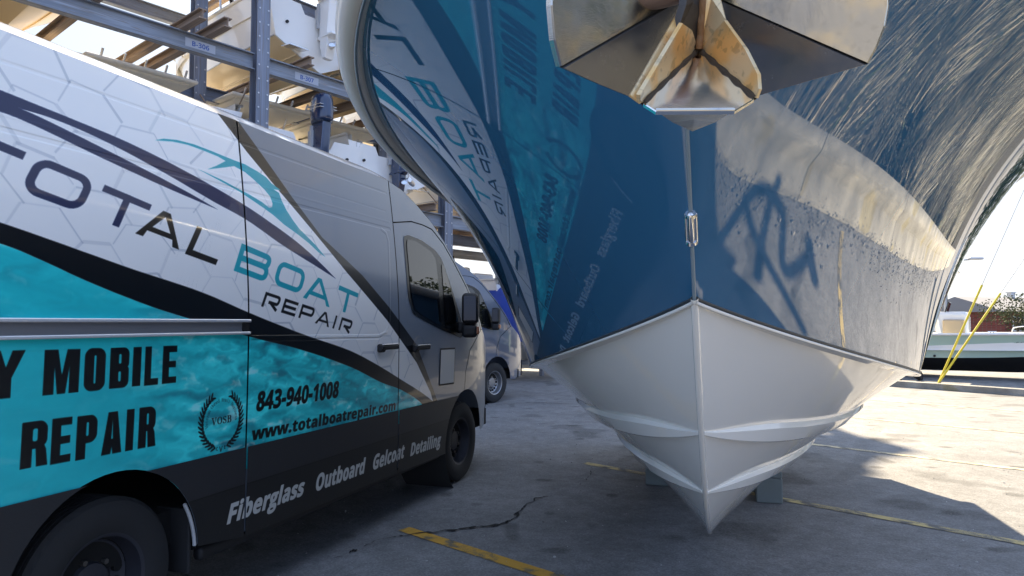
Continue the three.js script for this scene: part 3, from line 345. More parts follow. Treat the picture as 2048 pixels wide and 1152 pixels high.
{
  const nx = Math.cos(VY), nf = -Math.sin(VY);
  const van = thing('panel_van', 'high roofed panel van with teal and white boat repair wrap, nearest the camera', 'van', world(gx - nx * (HALF - 0.015), gf - nf * (HALF - 0.015)), -VY);
  const silver = paint([0.22, 0.25, 0.29], 0.35);
  makeVan(van, { side: paint([1, 1, 1], 0, { map: wrapTex, bumpMap: wrapBump, bumpScale: 0.012, clearcoatRoughness: 0.04, clearcoat: 0.4, specularIntensity: 0.6 }), body: silver, roof: paint([0.72, 0.73, 0.74]), glass: tinted, lamp: phys([0.5, 0.5, 0.52], 0.05, 0.4, { clearcoat: 1 }), clad: cladCol, cladText: std([1, 1, 1], 0.5, 0, { map: cladTex }), rim: std([0.035, 0.036, 0.045], 0.5, 0.2), nut: std([0.12, 0.11, 0.1], 0.5, 0.6), rail: std([0.8, 0.81, 0.83], 0.25, 0.4), mirror: std([0.035, 0.035, 0.04], 0.12, 0.6), reflector: std([0.5, 0.5, 0.5], 0.4) });
  const door = van.children.find((c) => c.name === 'front_door');
  const plate = [[-0.605, 0.918], [-0.29, 0.91], [-0.275, 1.228], [-0.588, 1.232]], inner = [[-0.592, 0.932], [-0.303, 0.924], [-0.289, 1.214], [-0.576, 1.218]];
  mesh('sticker_border', sidePatch(plate, 0.003, 0.1), dark, door); mesh('sticker', sidePatch(inner, 0.0055, 0.1), std([0.62, 0.62, 0.6], 0.5), door);
  const v2 = thing('panel_van', 'plain silver blue panel van parked beyond the wrapped van', 'van', world(-1.06, 13.15), -36 * DEG);
  const blueSilver = paint([0.07, 0.105, 0.18], 0.35);
  makeVan(v2, { side: blueSilver, body: blueSilver, roof: blueSilver, glass: tinted, lamp: phys([0.6, 0.6, 0.62], 0.05, 0.4, { clearcoat: 1 }), clad: blueSilver, cladText: blueSilver, rim: std([0.35, 0.35, 0.36], 0.35, 0.7), nut: steel, mirror: std([0.035, 0.035, 0.04], 0.12, 0.6) });
}

/* ---------------- the blue boat on its stands ---------------- */
const BY = 0.2926, BO = -0.0643, D0B = 4.5;     // heading of its centreline, sideways offset, station of its origin
const boatPoint = (D, L, h) => { const l = L + BO; return V(D * Math.sin(BY) + l * Math.cos(BY), h, -(D * Math.cos(BY) - l * Math.sin(BY))); };
const boatOrigin = boatPoint(D0B, 0, 0);
const gelBlue = phys([0.034, 0.142, 0.265], 0.02, 0, { clearcoat: 1, clearcoatRoughness: 0.004, ior: 1.65 });
const gelWhite = phys([0.93, 0.90, 0.82], 0.25, 0, { clearcoat: 1, clearcoatRoughness: 0.02 });
const railWhite = phys([0.74, 0.71, 0.64], 0.3, 0, { clearcoat: 0.6, clearcoatRoughness: 0.1 });
const stainless = std([0.78, 0.78, 0.79], 0.08, 1);
const blueBoat = thing('center_console_boat', 'glossy blue boat with white bottom and flared bow pointing at the camera', 'boat', [boatOrigin.x, 0, boatOrigin.z], -BY);
const hullC = (() => {
  const Ls = 7.2, sB = (s) => 1.4214 * Math.pow(Math.max(0, 1 - Math.pow(Math.max(0, 1 - s / 2.5149), 2.43)), 0.69), sH = (s) => 2.4584 - 0.099 * s - 0.0013 * s * s;
  const cB = (s) => 1.2489 * Math.pow(Math.max(0, 1 - Math.pow(Math.max(0, 1 - s / 3.741), 2.112)), 1.0874), cH = (s) => 1.5092 - 0.4205 * (1 - Math.exp(-s / 2.0292)) - 0.0183 * s, kH = (s) => 0.2643 + 1.2449 * Math.pow(Math.max(0, 1 - s / 3.0959), 2.5489);
  const at = (t) => { const s = t * Ls, s2 = t * (Ls - 0.7689); return { sD: 1.0818 + s, sB: sB(s), sH: sH(s), cD: 1.8507 + s2, cB: cB(s2), cH: cH(s2), kH: kH(s2), s2 }; };
  const top = (t, v) => { const k = at(t), e = Math.exp(-k.s2 / 0.6034), a = 0.4606 + 0.1036 * e, n = 2.132 - 0.714 * e, bq = -0.1212 - 0.0147 * e, f = -0.0708 * e + 0.0746 * (1 - e), w = 1 - v; const g = a * v + (1 - a) * Math.pow(v, n) + bq * v * w * (2 * v - 1) * 2; return [w * k.cD + v * k.sD + f * v * w, k.cB + (k.sB - k.cB) * g, w * k.cH + v * k.sH + 0.1208 * v * w * (1 - e)]; };
  const flat = (s2) => 0.07 * (1 - Math.exp(-s2 / 0.9));
  const bottom = (t, v) => { const k = at(t), b = k.cB - flat(k.s2); return [k.cD, v * b - 0.04 * 4 * v * (1 - v) * k.cB, (1 - v) * k.kH + v * (k.cH - 0.012)]; };
  return { at, top, bottom, flat };
})();
const L2 = (D, L, h) => [L, h, -(D - D0B)];      // boat metres to the boat group's own axes
{
  const B = blueBoat, tt = (a) => Math.pow(a, 1.7), both = (g) => [g, mirrorX(g)];
  const side = (nu, nv, f) => grid(nu, nv, (a, b) => { const q = f(tt(a), b); return L2(q[0], q[1], q[2]); });
  const topG = side(150, 40, hullC.top), botG = side(150, 30, hullC.bottom);
  const flatG = side(150, 1, (t, v) => { const k = hullC.at(t); return [k.cD, k.cB - hullC.flat(k.s2) * (1 - v), k.cH - 0.012 * (1 - v)]; });
  const hull = mesh('hull', mergeVertices(join(topG, mirrorX(topG)), 1e-4), gelBlue, B);
  hull.geometry.computeVertexNormals();
  hull.geometry = join(topG, mirrorX(topG));
  mesh('hull_bottom', join(botG, mirrorX(botG), flatG, mirrorX(flatG)), gelWhite, B);
  const along = (f, n = 140) => Array.from({ length: n + 1 }, (_, i) => f(tt(i / n)));
  const sweep = (pts, r, rad = 10) => tube(pts.map((p) => V(...p)), r, pts.length * 2, rad);
  for (const s of [-1, 1]) {
    mesh('rub_rail', sweep(along((t) => { const k = hullC.at(t); return L2(k.sD - 0.02 * (1 - t), s * (k.sB + 0.012), k.sH + 0.008); }), 0.047, 14), railWhite, B);
    mesh('rail_insert', sweep(along((t) => { const k = hullC.at(t); return L2(k.sD - 0.01, s * (k.sB - 0.004), k.sH - 0.042); }), 0.005, 8), steel, B);
    mesh('boot_stripe', sweep(along((t) => { const k = hullC.at(t); return L2(k.cD, s * (k.cB + 0.0015), k.cH + 0.004); }), 0.0055, 6), std([0.03, 0.035, 0.04], 0.4), B);
    mesh('gelcoat_edge', sweep(along((t) => { const k = hullC.at(t); return L2(k.cD - 0.003, s * (k.cB + 0.002), k.cH - 0.007); }), 0.006, 6), gelWhite, B);
  }
  // spray strakes: a lip with a flat lower face, running aft from the stem
  const strake = (h0, h1, D1, tEnd, w, hgt) => grid(130, 5, (a, b) => {
    const D = lerp(D1, 1.8507 + tEnd * 6.43, Math.pow(a, 1.5)), t = (D - 1.8507) / 6.4311, k = hullC.at(t), hs = h1 + (h0 - h1) * Math.exp(-(D - D1) / 0.9), grow = smooth(0, 0.28, a) * 0.85 + 0.15 * smooth(0, 0.02, a);
    const span = Math.max(0.05, k.cH - k.kH), P = (dh, out) => { const vv = clamp((hs + dh * grow - k.kH) / span, 0.002, 0.985), q = hullC.bottom(t, vv); return L2(D - out * 0.4 * grow, q[1] + out * grow, q[2] - out * 0.1 * grow); };
    return [P(-0.012, -0.004), P(-0.006, w * 0.9), P(0.0, w), P(hgt * 0.8, w * 0.7), P(hgt * 1.05, 0.002), P(hgt * 1.1, -0.004)][Math.round(b * 5)];
  });
  for (const [h0, h1, D1, tE, w, hg] of [[1.095, 0.905, 2.3, 0.75, 0.037, 0.064], [0.815, 0.715, 2.7, 0.75, 0.034, 0.056]]) { const g = toCreasedNormals(strake(h0, h1, D1, tE, w, hg), 0.45); for (const s of [1, -1]) mesh('spray_strake', s > 0 ? g : mirrorX(g), gelWhite, B); }
  // mould seam down the stem
  const stem = []; for (let i = 0; i <= 30; i++) { const q = hullC.top(0, i / 30); stem.push(V(...L2(q[0] - 0.0005, 0, q[2]))); }
  mesh('stem_seam', tube(stem, 0.0048, 40, 8), std([0.22, 0.28, 0.31], 0.3), B);
  const keel = []; for (let i = 0; i <= 60; i++) { const k = hullC.at(tt(i / 60 * 0.8)); keel.push(V(...L2(k.cD - 0.001, 0, k.kH + 0.004))); }
  mesh('keel_strip', tube(keel, 0.010, 120, 8), gelWhite, B);
  // transom and deck
  const e = hullC.at(1), ts = []; for (let i = 0; i <= 20; i++) { const q = hullC.bottom(1, i / 20); ts.push([q[1], q[2]]); } for (let i = 0; i <= 20; i++) { const q = hullC.top(1, i / 20); ts.push([q[1], q[2]]); }
  const sh = new THREE.Shape([...ts, ...ts.map((q) => [-q[0], q[1]]).reverse()].map((q) => new THREE.Vector2(...q))); const tg = new THREE.ExtrudeGeometry(sh, { depth: 0.04, bevelEnabled: false }); tg.translate(0, 0, -(e.cD - D0B));
  mesh('transom', tg, gelBlue, B);
  mesh('deck', grid(24, 60, (a, b) => { const k = hullC.at(tt(b)), s = (a * 2 - 1); return L2(k.sD + 0.03, s * (k.sB - 0.03), k.sH - 0.015 + 0.05 * (1 - s * s)); }), gelWhite, B);
  // console, hard top on pipes, rod holders, outriggers
  mesh('console', rb(0.9, 1.1, 1.1, 0.12, ...L2(5.7, 0, 2.3)), gelWhite, B); mesh('windshield', rb(0.8, 0.7, 0.03, 0.01, ...L2(5.2, 0, 3.05), -0.3), tinted, B);
  mesh('hard_top', rb(2.1, 0.09, 2.3, 0.04, ...L2(5.9, 0, 3.72)), gelWhite, B);
  for (const s of [-1, 1]) { for (const [d0, d1] of [[5.2, 5.1], [6.3, 6.6]]) mesh('top_leg', rod(L2(d0, s * 0.5, 1.85), L2(d1, s * 0.75, 3.7), 0.028), stainless, B); mesh('outrigger', join(rod(L2(5.2, s * 0.98, 3.78), L2(8.6, s * 1.5, 6.4), 0.022), rod(L2(5.2, s * 0.98, 3.6), L2(5.2, s * 0.98, 4.0), 0.03)), stainless, B); mesh('spreader_light', rb(0.12, 0.07, 0.08, 0.02, ...L2(4.78, s * 0.8, 3.66)), dark, B); }
  mesh('side_frame', join(tube([L2(6.7, 1.0, 3.78), L2(7.0, 1.5, 3.95), L2(7.6, 1.62, 3.95), L2(7.9, 1.3, 3.9), L2(8.3, 1.66, 3.95)], 0.055, 60), rod(L2(6.8, 1.35, 3.9), L2(8.4, 1.05, 3.9), 0.045), rod(L2(7.2, 1.75, 3.95), L2(7.6, 1.0, 3.9), 0.055), rod(L2(8.2, 1.75, 3.95), L2(8.5, 1.55, 3.95), 0.075)), stainless, B);
  for (const l of [-0.8, -0.4, 0, 0.4, 0.8]) mesh('rod_holder', rod(L2(7.05, l, 3.72), L2(7.2, l, 4.02), 0.03), stainless, B);
  mesh('antenna', join(rod(L2(5.2, -0.7, 3.76), L2(5.5, -0.7, 6.1), 0.012), rod(L2(5.2, 0.5, 3.76), L2(5.5, 0.5, 5.8), 0.012)), gelWhite, B);
  mesh('radar_dome', new THREE.CylinderGeometry(0.28, 0.3, 0.22, 24).translate(...L2(5.5, 0, 3.9)), gelWhite, B);
  // bow roller carrying the anchor, above the picture's edge
  mesh('bow_roller', join(bx(0.012, 0.12, 0.5, -0.055, 2.5, D0B - 1.05), bx(0.012, 0.12, 0.5, 0.055, 2.5, D0B - 1.05), bx(0.12, 0.012, 0.45, 0, 2.47, D0B - 1.1), rod([-0.06, 2.53, D0B - 0.84], [0.06, 2.53, D0B - 0.84], 0.035)), stainless, B);
  // bow eye: a plate with a U bolt standing off the stem
  const eyeAt = (dh, out) => { const q = hullC.top(0, 0.175 + dh / 0.95); return V(...L2(q[0] - out, 0, q[2])); };
  const plate = rb(0.03, 0.086, 0.01, 0.014, 0, 0, 0, 0, 0, 0, 4); plate.rotateX(0.67); plate.translate(...eyeAt(0, 0.003).toArray());
  const eye = mesh('bow_eye', plate, stainless, B);
  mesh('u_bolt', tube([eyeAt(0.029, -0.01), eyeAt(0.029, 0.012), eyeAt(0.026, 0.027), eyeAt(0.012, 0.034), eyeAt(-0.012, 0.034), eyeAt(-0.026, 0.027), eyeAt(-0.029, 0.012), eyeAt(-0.029, -0.01)], 0.0072, 60, 14), stainless, eye);
  mesh('eye_washer', join(...[0.029, -0.029].map((d) => { const g = new THREE.CylinderGeometry(0.0125, 0.0145, 0.008, 20); g.rotateX(Math.PI / 2 - 0.67 + 0.0); const p = eyeAt(d, 0.008); return g.translate(p.x, p.y, p.z); })), stainless, eye);
}
// blocks under the keel
const blockMat = std([0.22, 0.25, 0.24], 0.9, 0, { bumpMap: asphaltBump, bumpScale: 0.004 });
for (const [L, D, label] of [[-0.50, 6.55, 'grey green support block under the left side of the blue hull'], [0.42, 6.2, 'grey green support block under the right side of the blue hull']]) { const p = boatPoint(D, L, 0), o = mesh('support_block', join(rb(0.2, 0.2, 0.42, 0.012, 0, 0.1, 0), rb(0.19, 0.2, 0.4, 0.012, 0.004, 0.302, 0.01), rb(0.2, 0.1, 0.42, 0.008, 0, 0.455, 0)), blockMat); o.position.copy(p); o.rotation.y = -BY; o.userData = { label, category: 'block' }; }

/* ---------------- the anchor hanging at the bow ---------------- */
{
  const noise = noiseTexture(512, (x, y, i, j) => 0.5 + (fbm(x * 10, y * 10, 10, 10, 5) - 0.5) * 0.6 + (hash2(i, j) - 0.5) * 0.1);
  const blotch = (a, b, sp) => noiseTexture(512, (x, y, i, j) => { const n = fbm(x * 7, y * 7, 7, 7, 5), s = smooth(0.6, 0.72, fbm(x * 34, y * 34, 34, 34, 3)) * sp; return a.map((c, k) => lerp(lerp(c, b[k], smooth(0.35, 0.7, n)), c * 0.25, s)); }, true);
  const galv = std([1, 1, 1], 0.32, 0.95, { map: blotch([0.74, 0.74, 0.73], [0.84, 0.80, 0.72], 0.05), roughnessMap: noise, bumpMap: noise, bumpScale: 0.0006 });
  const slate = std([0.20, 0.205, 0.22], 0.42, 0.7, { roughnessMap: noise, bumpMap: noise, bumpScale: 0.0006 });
  const bronze = std([1, 1, 1], 0.36, 0.55, { map: blotch([0.90, 0.80, 0.62], [0.93, 0.74, 0.46], 0.16), bumpMap: noise, bumpScale: 0.001 });
  const weld = std([0.10, 0.075, 0.05], 0.7, 0.6, { bumpMap: noise, bumpScale: 0.004 }), polished = std([0.9, 0.88, 0.86], 0.1, 1, { bumpMap: noise, bumpScale: 0.0004 });
  const A = thing('plow_anchor', 'stainless plow anchor hanging from the bow roller', 'anchor', [0.246, 1.5, -0.92], -BY);
  // measured off the picture at its place just under the roller: sideways, up, away (metres about the group)
  const ax = (px, py, z) => { const y0 = (576 - py) / 1384, c = Math.cos(2.855 * DEG), s = Math.sin(2.855 * DEG), F = c - y0 * s, Y = s + y0 * c, X = (px - 1024) / 1384; const k = z / F; const dx = X * k - 0.246, df = z - 0.92; return V(dx * Math.cos(BY) - df * Math.sin(BY), 1.45 + Y * k - 1.5, -(df * Math.cos(BY) + dx * Math.sin(BY))); };
  const plate = (pts, th, m, name, parent = A) => { // a bevelled plate of real thickness through coplanar-ish points, fanned about the middle
    const c = pts.reduce((a, p) => a.add(p), V(0, 0, 0)).multiplyScalar(1 / pts.length), n = V(0, 0, 0); pts.forEach((p, i) => n.add(p.clone().sub(c).cross(pts[(i + 1) % pts.length].clone().sub(c)))); n.normalize(); if (n.z < 0) n.multiplyScalar(-1);
    const pos = [], uv = [], u = pts[1].clone().sub(pts[0]).normalize(), w = n.clone().cross(u), tri = (...q) => q.forEach((p) => { pos.push(p.x, p.y, p.z); uv.push(p.clone().sub(c).dot(u) / 0.3, p.clone().sub(c).dot(w) / 0.3); });
    const inn = pts.map((p) => p.clone().lerp(c, 0.012)), back = pts.map((p) => p.clone().addScaledVector(n, -th)), rim = pts.map((p) => p.clone().addScaledVector(n, -th * 0.25)), cb = c.clone().addScaledVector(n, -th);
    pts.forEach((_, i) => { const j = (i + 1) % pts.length; tri(c, inn[i], inn[j]); tri(inn[i], rim[i], rim[j]); tri(inn[i], rim[j], inn[j]); tri(rim[i], back[i], back[j]); tri(rim[i], back[j], rim[j]); tri(cb, back[j], back[i]); });
    const g = new THREE.BufferGeometry(); g.setAttribute('position', new THREE.Float32BufferAttribute(pos, 3)); g.setAttribute('uv', new THREE.Float32BufferAttribute(uv, 2)); g.computeVertexNormals(); return mesh(name, g, m, parent);
  };
  const on = (plane, pts) => { const [a, b2, c] = plane.map((q) => ax(...q)), n = b2.clone().sub(a).cross(c.clone().sub(a)), eye = ax(1024, 576, 1e-6); return pts.map((q) => { const d = ax(q[0], q[1], 1).sub(eye); return eye.clone().addScaledVector(d, a.clone().sub(eye).dot(n) / d.dot(n)); }); };
  plate(on([[1106, 0, 0.915], [1124, 134, 0.95], [1362, -5, 1.03]], [[1106, -70], [1104, 10], [1110, 80], [1123, 133], [1362, -4], [1372, -70]]), 0.014, galv, 'fluke');
  plate(on([[1126, 137, 0.951], [1258, 193, 1.07], [1362, -5, 1.032]], [[1126, 137], [1200, 170], [1262, 195], [1330, 100], [1372, 8], [1365, -2]]), 0.014, slate, 'fluke');
  plate(on([[1774, 0, 0.915], [1735, 127, 0.95], [1436, -5, 1.03]], [[1773, -70], [1776, 10], [1769, 52], [1752, 95], [1735, 126], [1436, -4], [1425, -70]]), 0.014, galv, 'fluke');
  plate(on([[1733, 130, 0.951], [1508, 194, 1.07], [1436, -5, 1.032]], [[1732, 130], [1600, 168], [1506, 195], [1470, 100], [1428, 8], [1436, -1]]), 0.014, slate, 'fluke');
  // hollow heel: three plates meeting at a deep corner, with weld beads
  const apex = ax(1397, 97, 1.03), hl = ax(1286, 206, 0.935), hr = ax(1510, 196, 0.935), toe3 = [[1397, 97, 1.03], [1286, 206, 0.935], [1510, 196, 0.935]], [toeL, toeR] = on(toe3, [[1312, 222], [1470, 221]]);
  plate(on([[1397, 97, 1.03], [1286, 206, 0.935], [1365, 48, 0.955]], [[1366, 46], [1280, 190], [1281, 203], [1286, 206], [1397, 97], [1385, 60]]), 0.006, bronze, 'heel_plate');
  plate(on([[1397, 97, 1.03], [1510, 196, 0.935], [1470, 60, 0.955]], [[1397, 97], [1510, 196], [1517, 178], [1515, 148], [1490, 98], [1448, 40]]), 0.006, bronze, 'heel_plate');
  plate(on(toe3, [[1397, 99], [1287, 206], [1312, 222], [1470, 221], [1509, 197]]), 0.006, polished, 'heel_plate');
  plate(on([[1263, 190, 0.925], [1281, 205, 0.93], [1366, 5, 0.985]], [[1260, 190], [1282, 206], [1281, 188], [1368, 44], [1374, 5], [1368, 3]]), 0.004, bronze, 'heel_rim');
  const bead = (a, b, r) => { const n = 14, p = []; for (let i = 0; i <= n; i++) p.push(a.clone().lerp(b, i / n).add(V(0, 0, 0.0015 * Math.sin(i * 2.1)))); return tube(p, r, 40, 8); };
  mesh('weld', bead(apex, hl, 0.0042), weld, A); mesh('weld', bead(apex, hr, 0.0042), weld, A);
  // toe under the heel
  plate([toeL, ...on([[1312, 222, 0.925], [1470, 221, 0.925], [1385, 263, 1.0]], [[1345, 245], [1385, 263], [1430, 245]]), toeR], 0.004, galv, 'toe');
  // shank: a thick plate from the corner up to the roller
  const sk = [ax(1352, 74, 0.975), ax(1394, 99, 1.022), ax(1405, 20, 1.0), ax(1412, -90, 0.98), ax(1385, -90, 0.96), ax(1372, 10, 0.962)];
  plate(sk, 0.012, std([0.09, 0.08, 0.07], 0.45, 0.8, { bumpMap: noise, bumpScale: 0.002 }), 'shank');
  plate([ax(1399, 99, 1.022), ax(1452, 40, 0.98), ax(1440, -5, 0.99), ax(1430, -90, 0.985), ax(1410, -90, 0.98), ax(1407, 20, 1.0)], 0.012, bronze, 'shank');
  mesh('shank_edge', bead(ax(1398, 97, 1.018), ax(1411, -90, 0.972), 0.0055), std([0.35, 0.2, 0.1], 0.6, 0.8, { bumpMap: noise, bumpScale: 0.004 }), A);
  mesh('shank_arm', join(rod(ax(1412, -80, 0.985), ax(1412, -330, 1.02), 0.018)), galv, A);
  mesh('ballast_boss', new THREE.SphereGeometry(0.055, 28, 18).scale(1.5, 0.8, 0.6).translate(...ax(1310, -42, 1.0).toArray()), std([0.34, 0.24, 0.19], 0.5, 0.8, { bumpMap: noise, bumpScale: 0.003 }), A);
}

/* ---------------- dry stack racks and their boats ---------------- */
const RY = 40 * DEG, RA = [-4.6, 12.4];          // rack line: along = right and away, out = towards the aisle
const rackPoint = (t, c, h = 0) => V(RA[0] + Math.sin(RY) * t + Math.cos(RY) * c, h, -(RA[1] + Math.cos(RY) * t - Math.sin(RY) * c));
const rackMap = noiseTexture(256, (x, y, i, j) => { const n = fbm(x * 6, y * 6, 6, 6, 4), s = smooth(0.6, 0.75, fbm(x * 18, y * 18, 18, 18, 3)); const v = 0.8 + (n - 0.5) * 0.4; return [lerp(v * 0.67, 0.5, s * 0.5), lerp(v * 0.71, 0.45, s * 0.5), lerp(v * 0.77, 0.42, s * 0.5)]; }, true);
const rackSteel = std([1, 1, 1], 0.5, 0.15, { map: rackMap }), postSteel = std([0.8, 0.8, 0.85], 0.5, 0.2, { map: rackMap });
const rustSteel = std([1, 1, 1], 0.8, 0.1, { map: noiseTexture(256, (x, y, i, j) => { const n = fbm(x * 8, y * 8, 8, 8, 4); return [0.50 + n * 0.2, 0.45 + n * 0.16, 0.40 + n * 0.14]; }, true) });
const boltMat = std([0.6, 0.6, 0.62], 0.4, 0.7);
const rackG = thing('boat_rack', 'tall steel dry stack boat rack with blue grey posts and beams', 'boat rack', rackPoint(0, 0).toArray(), -RY);
const BAY = 4.74, LEVELS = [3.95, 6.3, 8.9, 12.2], BACK = -2.4;   // rack's own axes: x out to the aisle, z = -along
{
  const RP = (t, c, h) => [c, h, -t];
  const iBeam = (a, b, w, h, tf = 0.02, tw = 0.014) => { const A = V(...a), Bv = V(...b); const up = (dy) => [V(A.x, A.y + dy, A.z), V(Bv.x, Bv.y + dy, Bv.z)]; const f = (dy, ww, hh) => { const [p, q] = up(dy); return bar(p.toArray(), q.toArray(), ww, hh); }; return join(f(h / 2 - tf / 2, w, tf), f(-h / 2 + tf / 2, w, tf), f(0, tw, h - 2 * tf - 0.002)); };
  for (let b = -2; b <= 3; b++) for (const c of [0, BACK]) {
    const t = b * BAY, H = 13.2, p = mesh('post', join(bx(0.02, H, 0.25, c - 0.11, H / 2, -t), bx(0.02, H, 0.25, c + 0.11, H / 2, -t), bx(0.198, H, 0.02, c, H / 2, -t)), postSteel, rackG);
    mesh('base_plate', bx(0.4, 0.025, 0.4, c, 0.0125, -t), rackSteel, p);
    if (b >= -1 && b <= 2) { const g = []; for (let h = 2.2; h < 8.6; h += 0.26) for (const s of [-1, 1]) { const k = new THREE.CylinderGeometry(0.016, 0.016, 0.012, 8); k.rotateZ(Math.PI / 2); g.push(k.translate(c + 0.125, h, -t + s * 0.085)); const k2 = new THREE.CylinderGeometry(0.016, 0.016, 0.3, 8); k2.rotateX(Math.PI / 2); } const bo = mesh('bolts', join(g), boltMat, p); bo.userData.kind = 'stuff'; }
  }
  for (const h of LEVELS) for (let b = -2; b < 3; b++) for (const c of [0, BACK, -5.2]) { const g = iBeam(RP(b * BAY + (c ? 0 : 0.14), c, h - 0.15), RP((b + 1) * BAY - (c ? 0 : 0.14), c, h - 0.15), 0.16, 0.3); mesh(c === 0 ? 'front_beam' : 'rear_beam', g, c === 0 ? rackSteel : postSteel, rackG); }
  const arm = (t, h, c0 = 0.75, c1 = -3.0, rust = true) => { mesh('bunk_arm', iBeam(RP(t, c0, h + 0.085), RP(t, c1, h + 0.085), 0.13, 0.165), rust ? rustSteel : postSteel, rackG); };
  for (const [t, h] of [[-1.0, 6.3], [-1.42, 6.3], [0.85, 6.3], [2.05, 6.3], [2.95, 6.3], [4.05, 6.3], [-2.75, 6.3], [-3.75, 6.3], [0.75, 3.95], [1.85, 3.95], [3.0, 3.95], [4.1, 3.95], [-0.9, 3.95], [-1.9, 3.95], [-3.0, 3.95], [-4.0, 3.95], [6.3, 3.95], [7.5, 3.95], [8.4, 3.95], [9.4, 3.95], [6.3, 6.3], [7.5, 6.3], [8.4, 6.3], [9.2, 6.3], [1.2, 8.9], [2.2, 8.9], [3.2, 8.9]]) arm(t, h, t < 0 && h === 6.3 && t > -2 ? 0.75 : 0.35, h > 8 ? -5.8 : -5.0);
  for (const b of [-1, 0, 1]) for (const [a, d] of [[[0, -0.1, 6.1], [0, BACK + 0.1, 4.1]], [[0, BACK + 0.1, 6.1], [0, -0.1, 4.1]]]) mesh('sway_brace', rod(RP(b * BAY, a[1], a[2]), RP(b * BAY, d[1], d[2]), 0.013), rustSteel, rackG);
  mesh('stay_rod', rod(RP(-0.3, BACK, 8.6), RP(1.4, 0.2, 9.1), 0.03), postSteel, rackG);
  const labelMat = (s) => std([1, 1, 1], 0.6, 0, { map: canvasTexture(256, 72, (x, W, H) => { x.fillStyle = '#aeb6c4'; x.fillRect(0, 0, W, H); x.fillStyle = '#2a4fa3'; x.font = 'bold 58px sans-serif'; x.textAlign = 'center'; x.fillText(s, W / 2, 57); }) });
  const beamLabel = (s, t) => { const g = new THREE.PlaneGeometry(0.52, 0.145); g.rotateY(Math.PI / 2); const back = bx(0.003, 0.145, 0.52, 0, 0, 0); const m = mesh('slot_label', back, labelMat(s), rackG); const u = back.attributes.uv; m.position.set(0.0115, 6.15, -t); };
  beamLabel('B-306', -1.1); beamLabel('B-307', 0.98);
}
const boatMats = { white: phys([0.84, 0.83, 0.80], 0.3, 0, { clearcoat: 0.7, clearcoatRoughness: 0.05 }), cream: phys([0.88, 0.70, 0.42], 0.4, 0, { clearcoat: 0.4, clearcoatRoughness: 0.1 }), grey: phys([0.45, 0.47, 0.5], 0.35, 0, { clearcoat: 0.5 }), pale: phys([0.46, 0.62, 0.53], 0.3, 0, { clearcoat: 0.7, clearcoatRoughness: 0.05 }), navy: phys([0.012, 0.03, 0.085], 0.2, 0, { clearcoat: 1, clearcoatRoughness: 0.03 }), vinyl: std([0.78, 0.74, 0.66], 0.7), tan: std([0.55, 0.42, 0.26], 0.7), alu: std([0.75, 0.75, 0.76], 0.25, 0.9) };
function smallHull(len, beam, free, draft, bowRise) { // origin under the transom, bow towards -x (into the rack); returns geometry pieces
  const at = (s) => { const w = Math.pow(Math.max(0, 1 - Math.pow(s, 2.6)), 0.62); return { x: -s * len, sb: beam / 2 * Math.max(0.02, w), sh: draft + free + bowRise * s * s * 0.8, cb: beam / 2 * 0.86 * Math.max(0.0, Math.pow(Math.max(0, 1 - Math.pow(s * 1.03, 2.2)), 0.75)), ch: draft + (free * 0.45 + 0.1) * Math.pow(s, 3.2), kh: (draft + free * 0.6) * Math.pow(Math.max(0, (s - 0.52) / 0.48), 2.4) }; };
  const topf = (s, v) => { const k = at(s), q = v * v * 0.6 + v * 0.4; return [k.x - 0.35 * v * s * s * s, lerp(k.ch, k.sh, v), lerp(k.cb, k.sb, q)]; };
  const botf = (s, v) => { const k = at(s); return [k.x, lerp(Math.min(k.kh, k.ch), k.ch, v), v * k.cb]; };
  const two = (nu, nv, f) => { const g = grid(nu, nv, f, true), m = g.clone(); m.scale(1, 1, -1); { const a = m.index.array; for (let i = 0; i < a.length; i += 3) { const t = a[i]; a[i] = a[i + 2]; a[i + 2] = t; } } return join(g, m); };
  const plate = (f) => { const pts = []; for (let i = 0; i <= 8; i++) { const q = botf(0, i / 8); pts.push([q[2], q[1]]); } const q = topf(0, 1); pts.push([q[2], q[1] - 0.14]); pts.push([beam * 0.2, q[1] - 0.16], [beam * 0.16, q[1] - 0.34]); const s = new THREE.Shape([...pts, ...pts.map((p) => [-p[0], p[1]]).reverse()].map((p) => new THREE.Vector2(...p))); const g = new THREE.ExtrudeGeometry(s, { depth: 0.04, bevelEnabled: false }); g.rotateY(Math.PI / 2); return g; };
  return { top: two(40, 12, topf), bottom: two(40, 8, botf), transom: plate(), deck: grid(12, 30, (a, b) => { const k = at(b), s = a * 2 - 1; return [k.x - 0.35 * b * b * b, k.sh - (b < 0.72 ? 0.42 : lerp(0.42, 0.04, smooth(0.72, 0.78, b))), s * (k.sb - 0.06)]; }), coaming: two(30, 1, (b, v) => { const k = at(b); return [k.x - 0.35 * b * b * b, k.sh - v * 0.42, k.sb - 0.12]; }), cap: two(30, 1, (b, v) => { const k = at(b); return [k.x - 0.35 * b * b * b, k.sh + 0.004, k.sb - v * 0.13]; }), sheer: [1, -1].map((s) => tube(Array.from({ length: 31 }, (_, i) => { const k = at(i / 30); return [k.x - 0.35 * (i / 30) ** 3, k.sh - 0.01, s * (k.sb + 0.006)]; }), 0.032, 60, 8)), at };
}
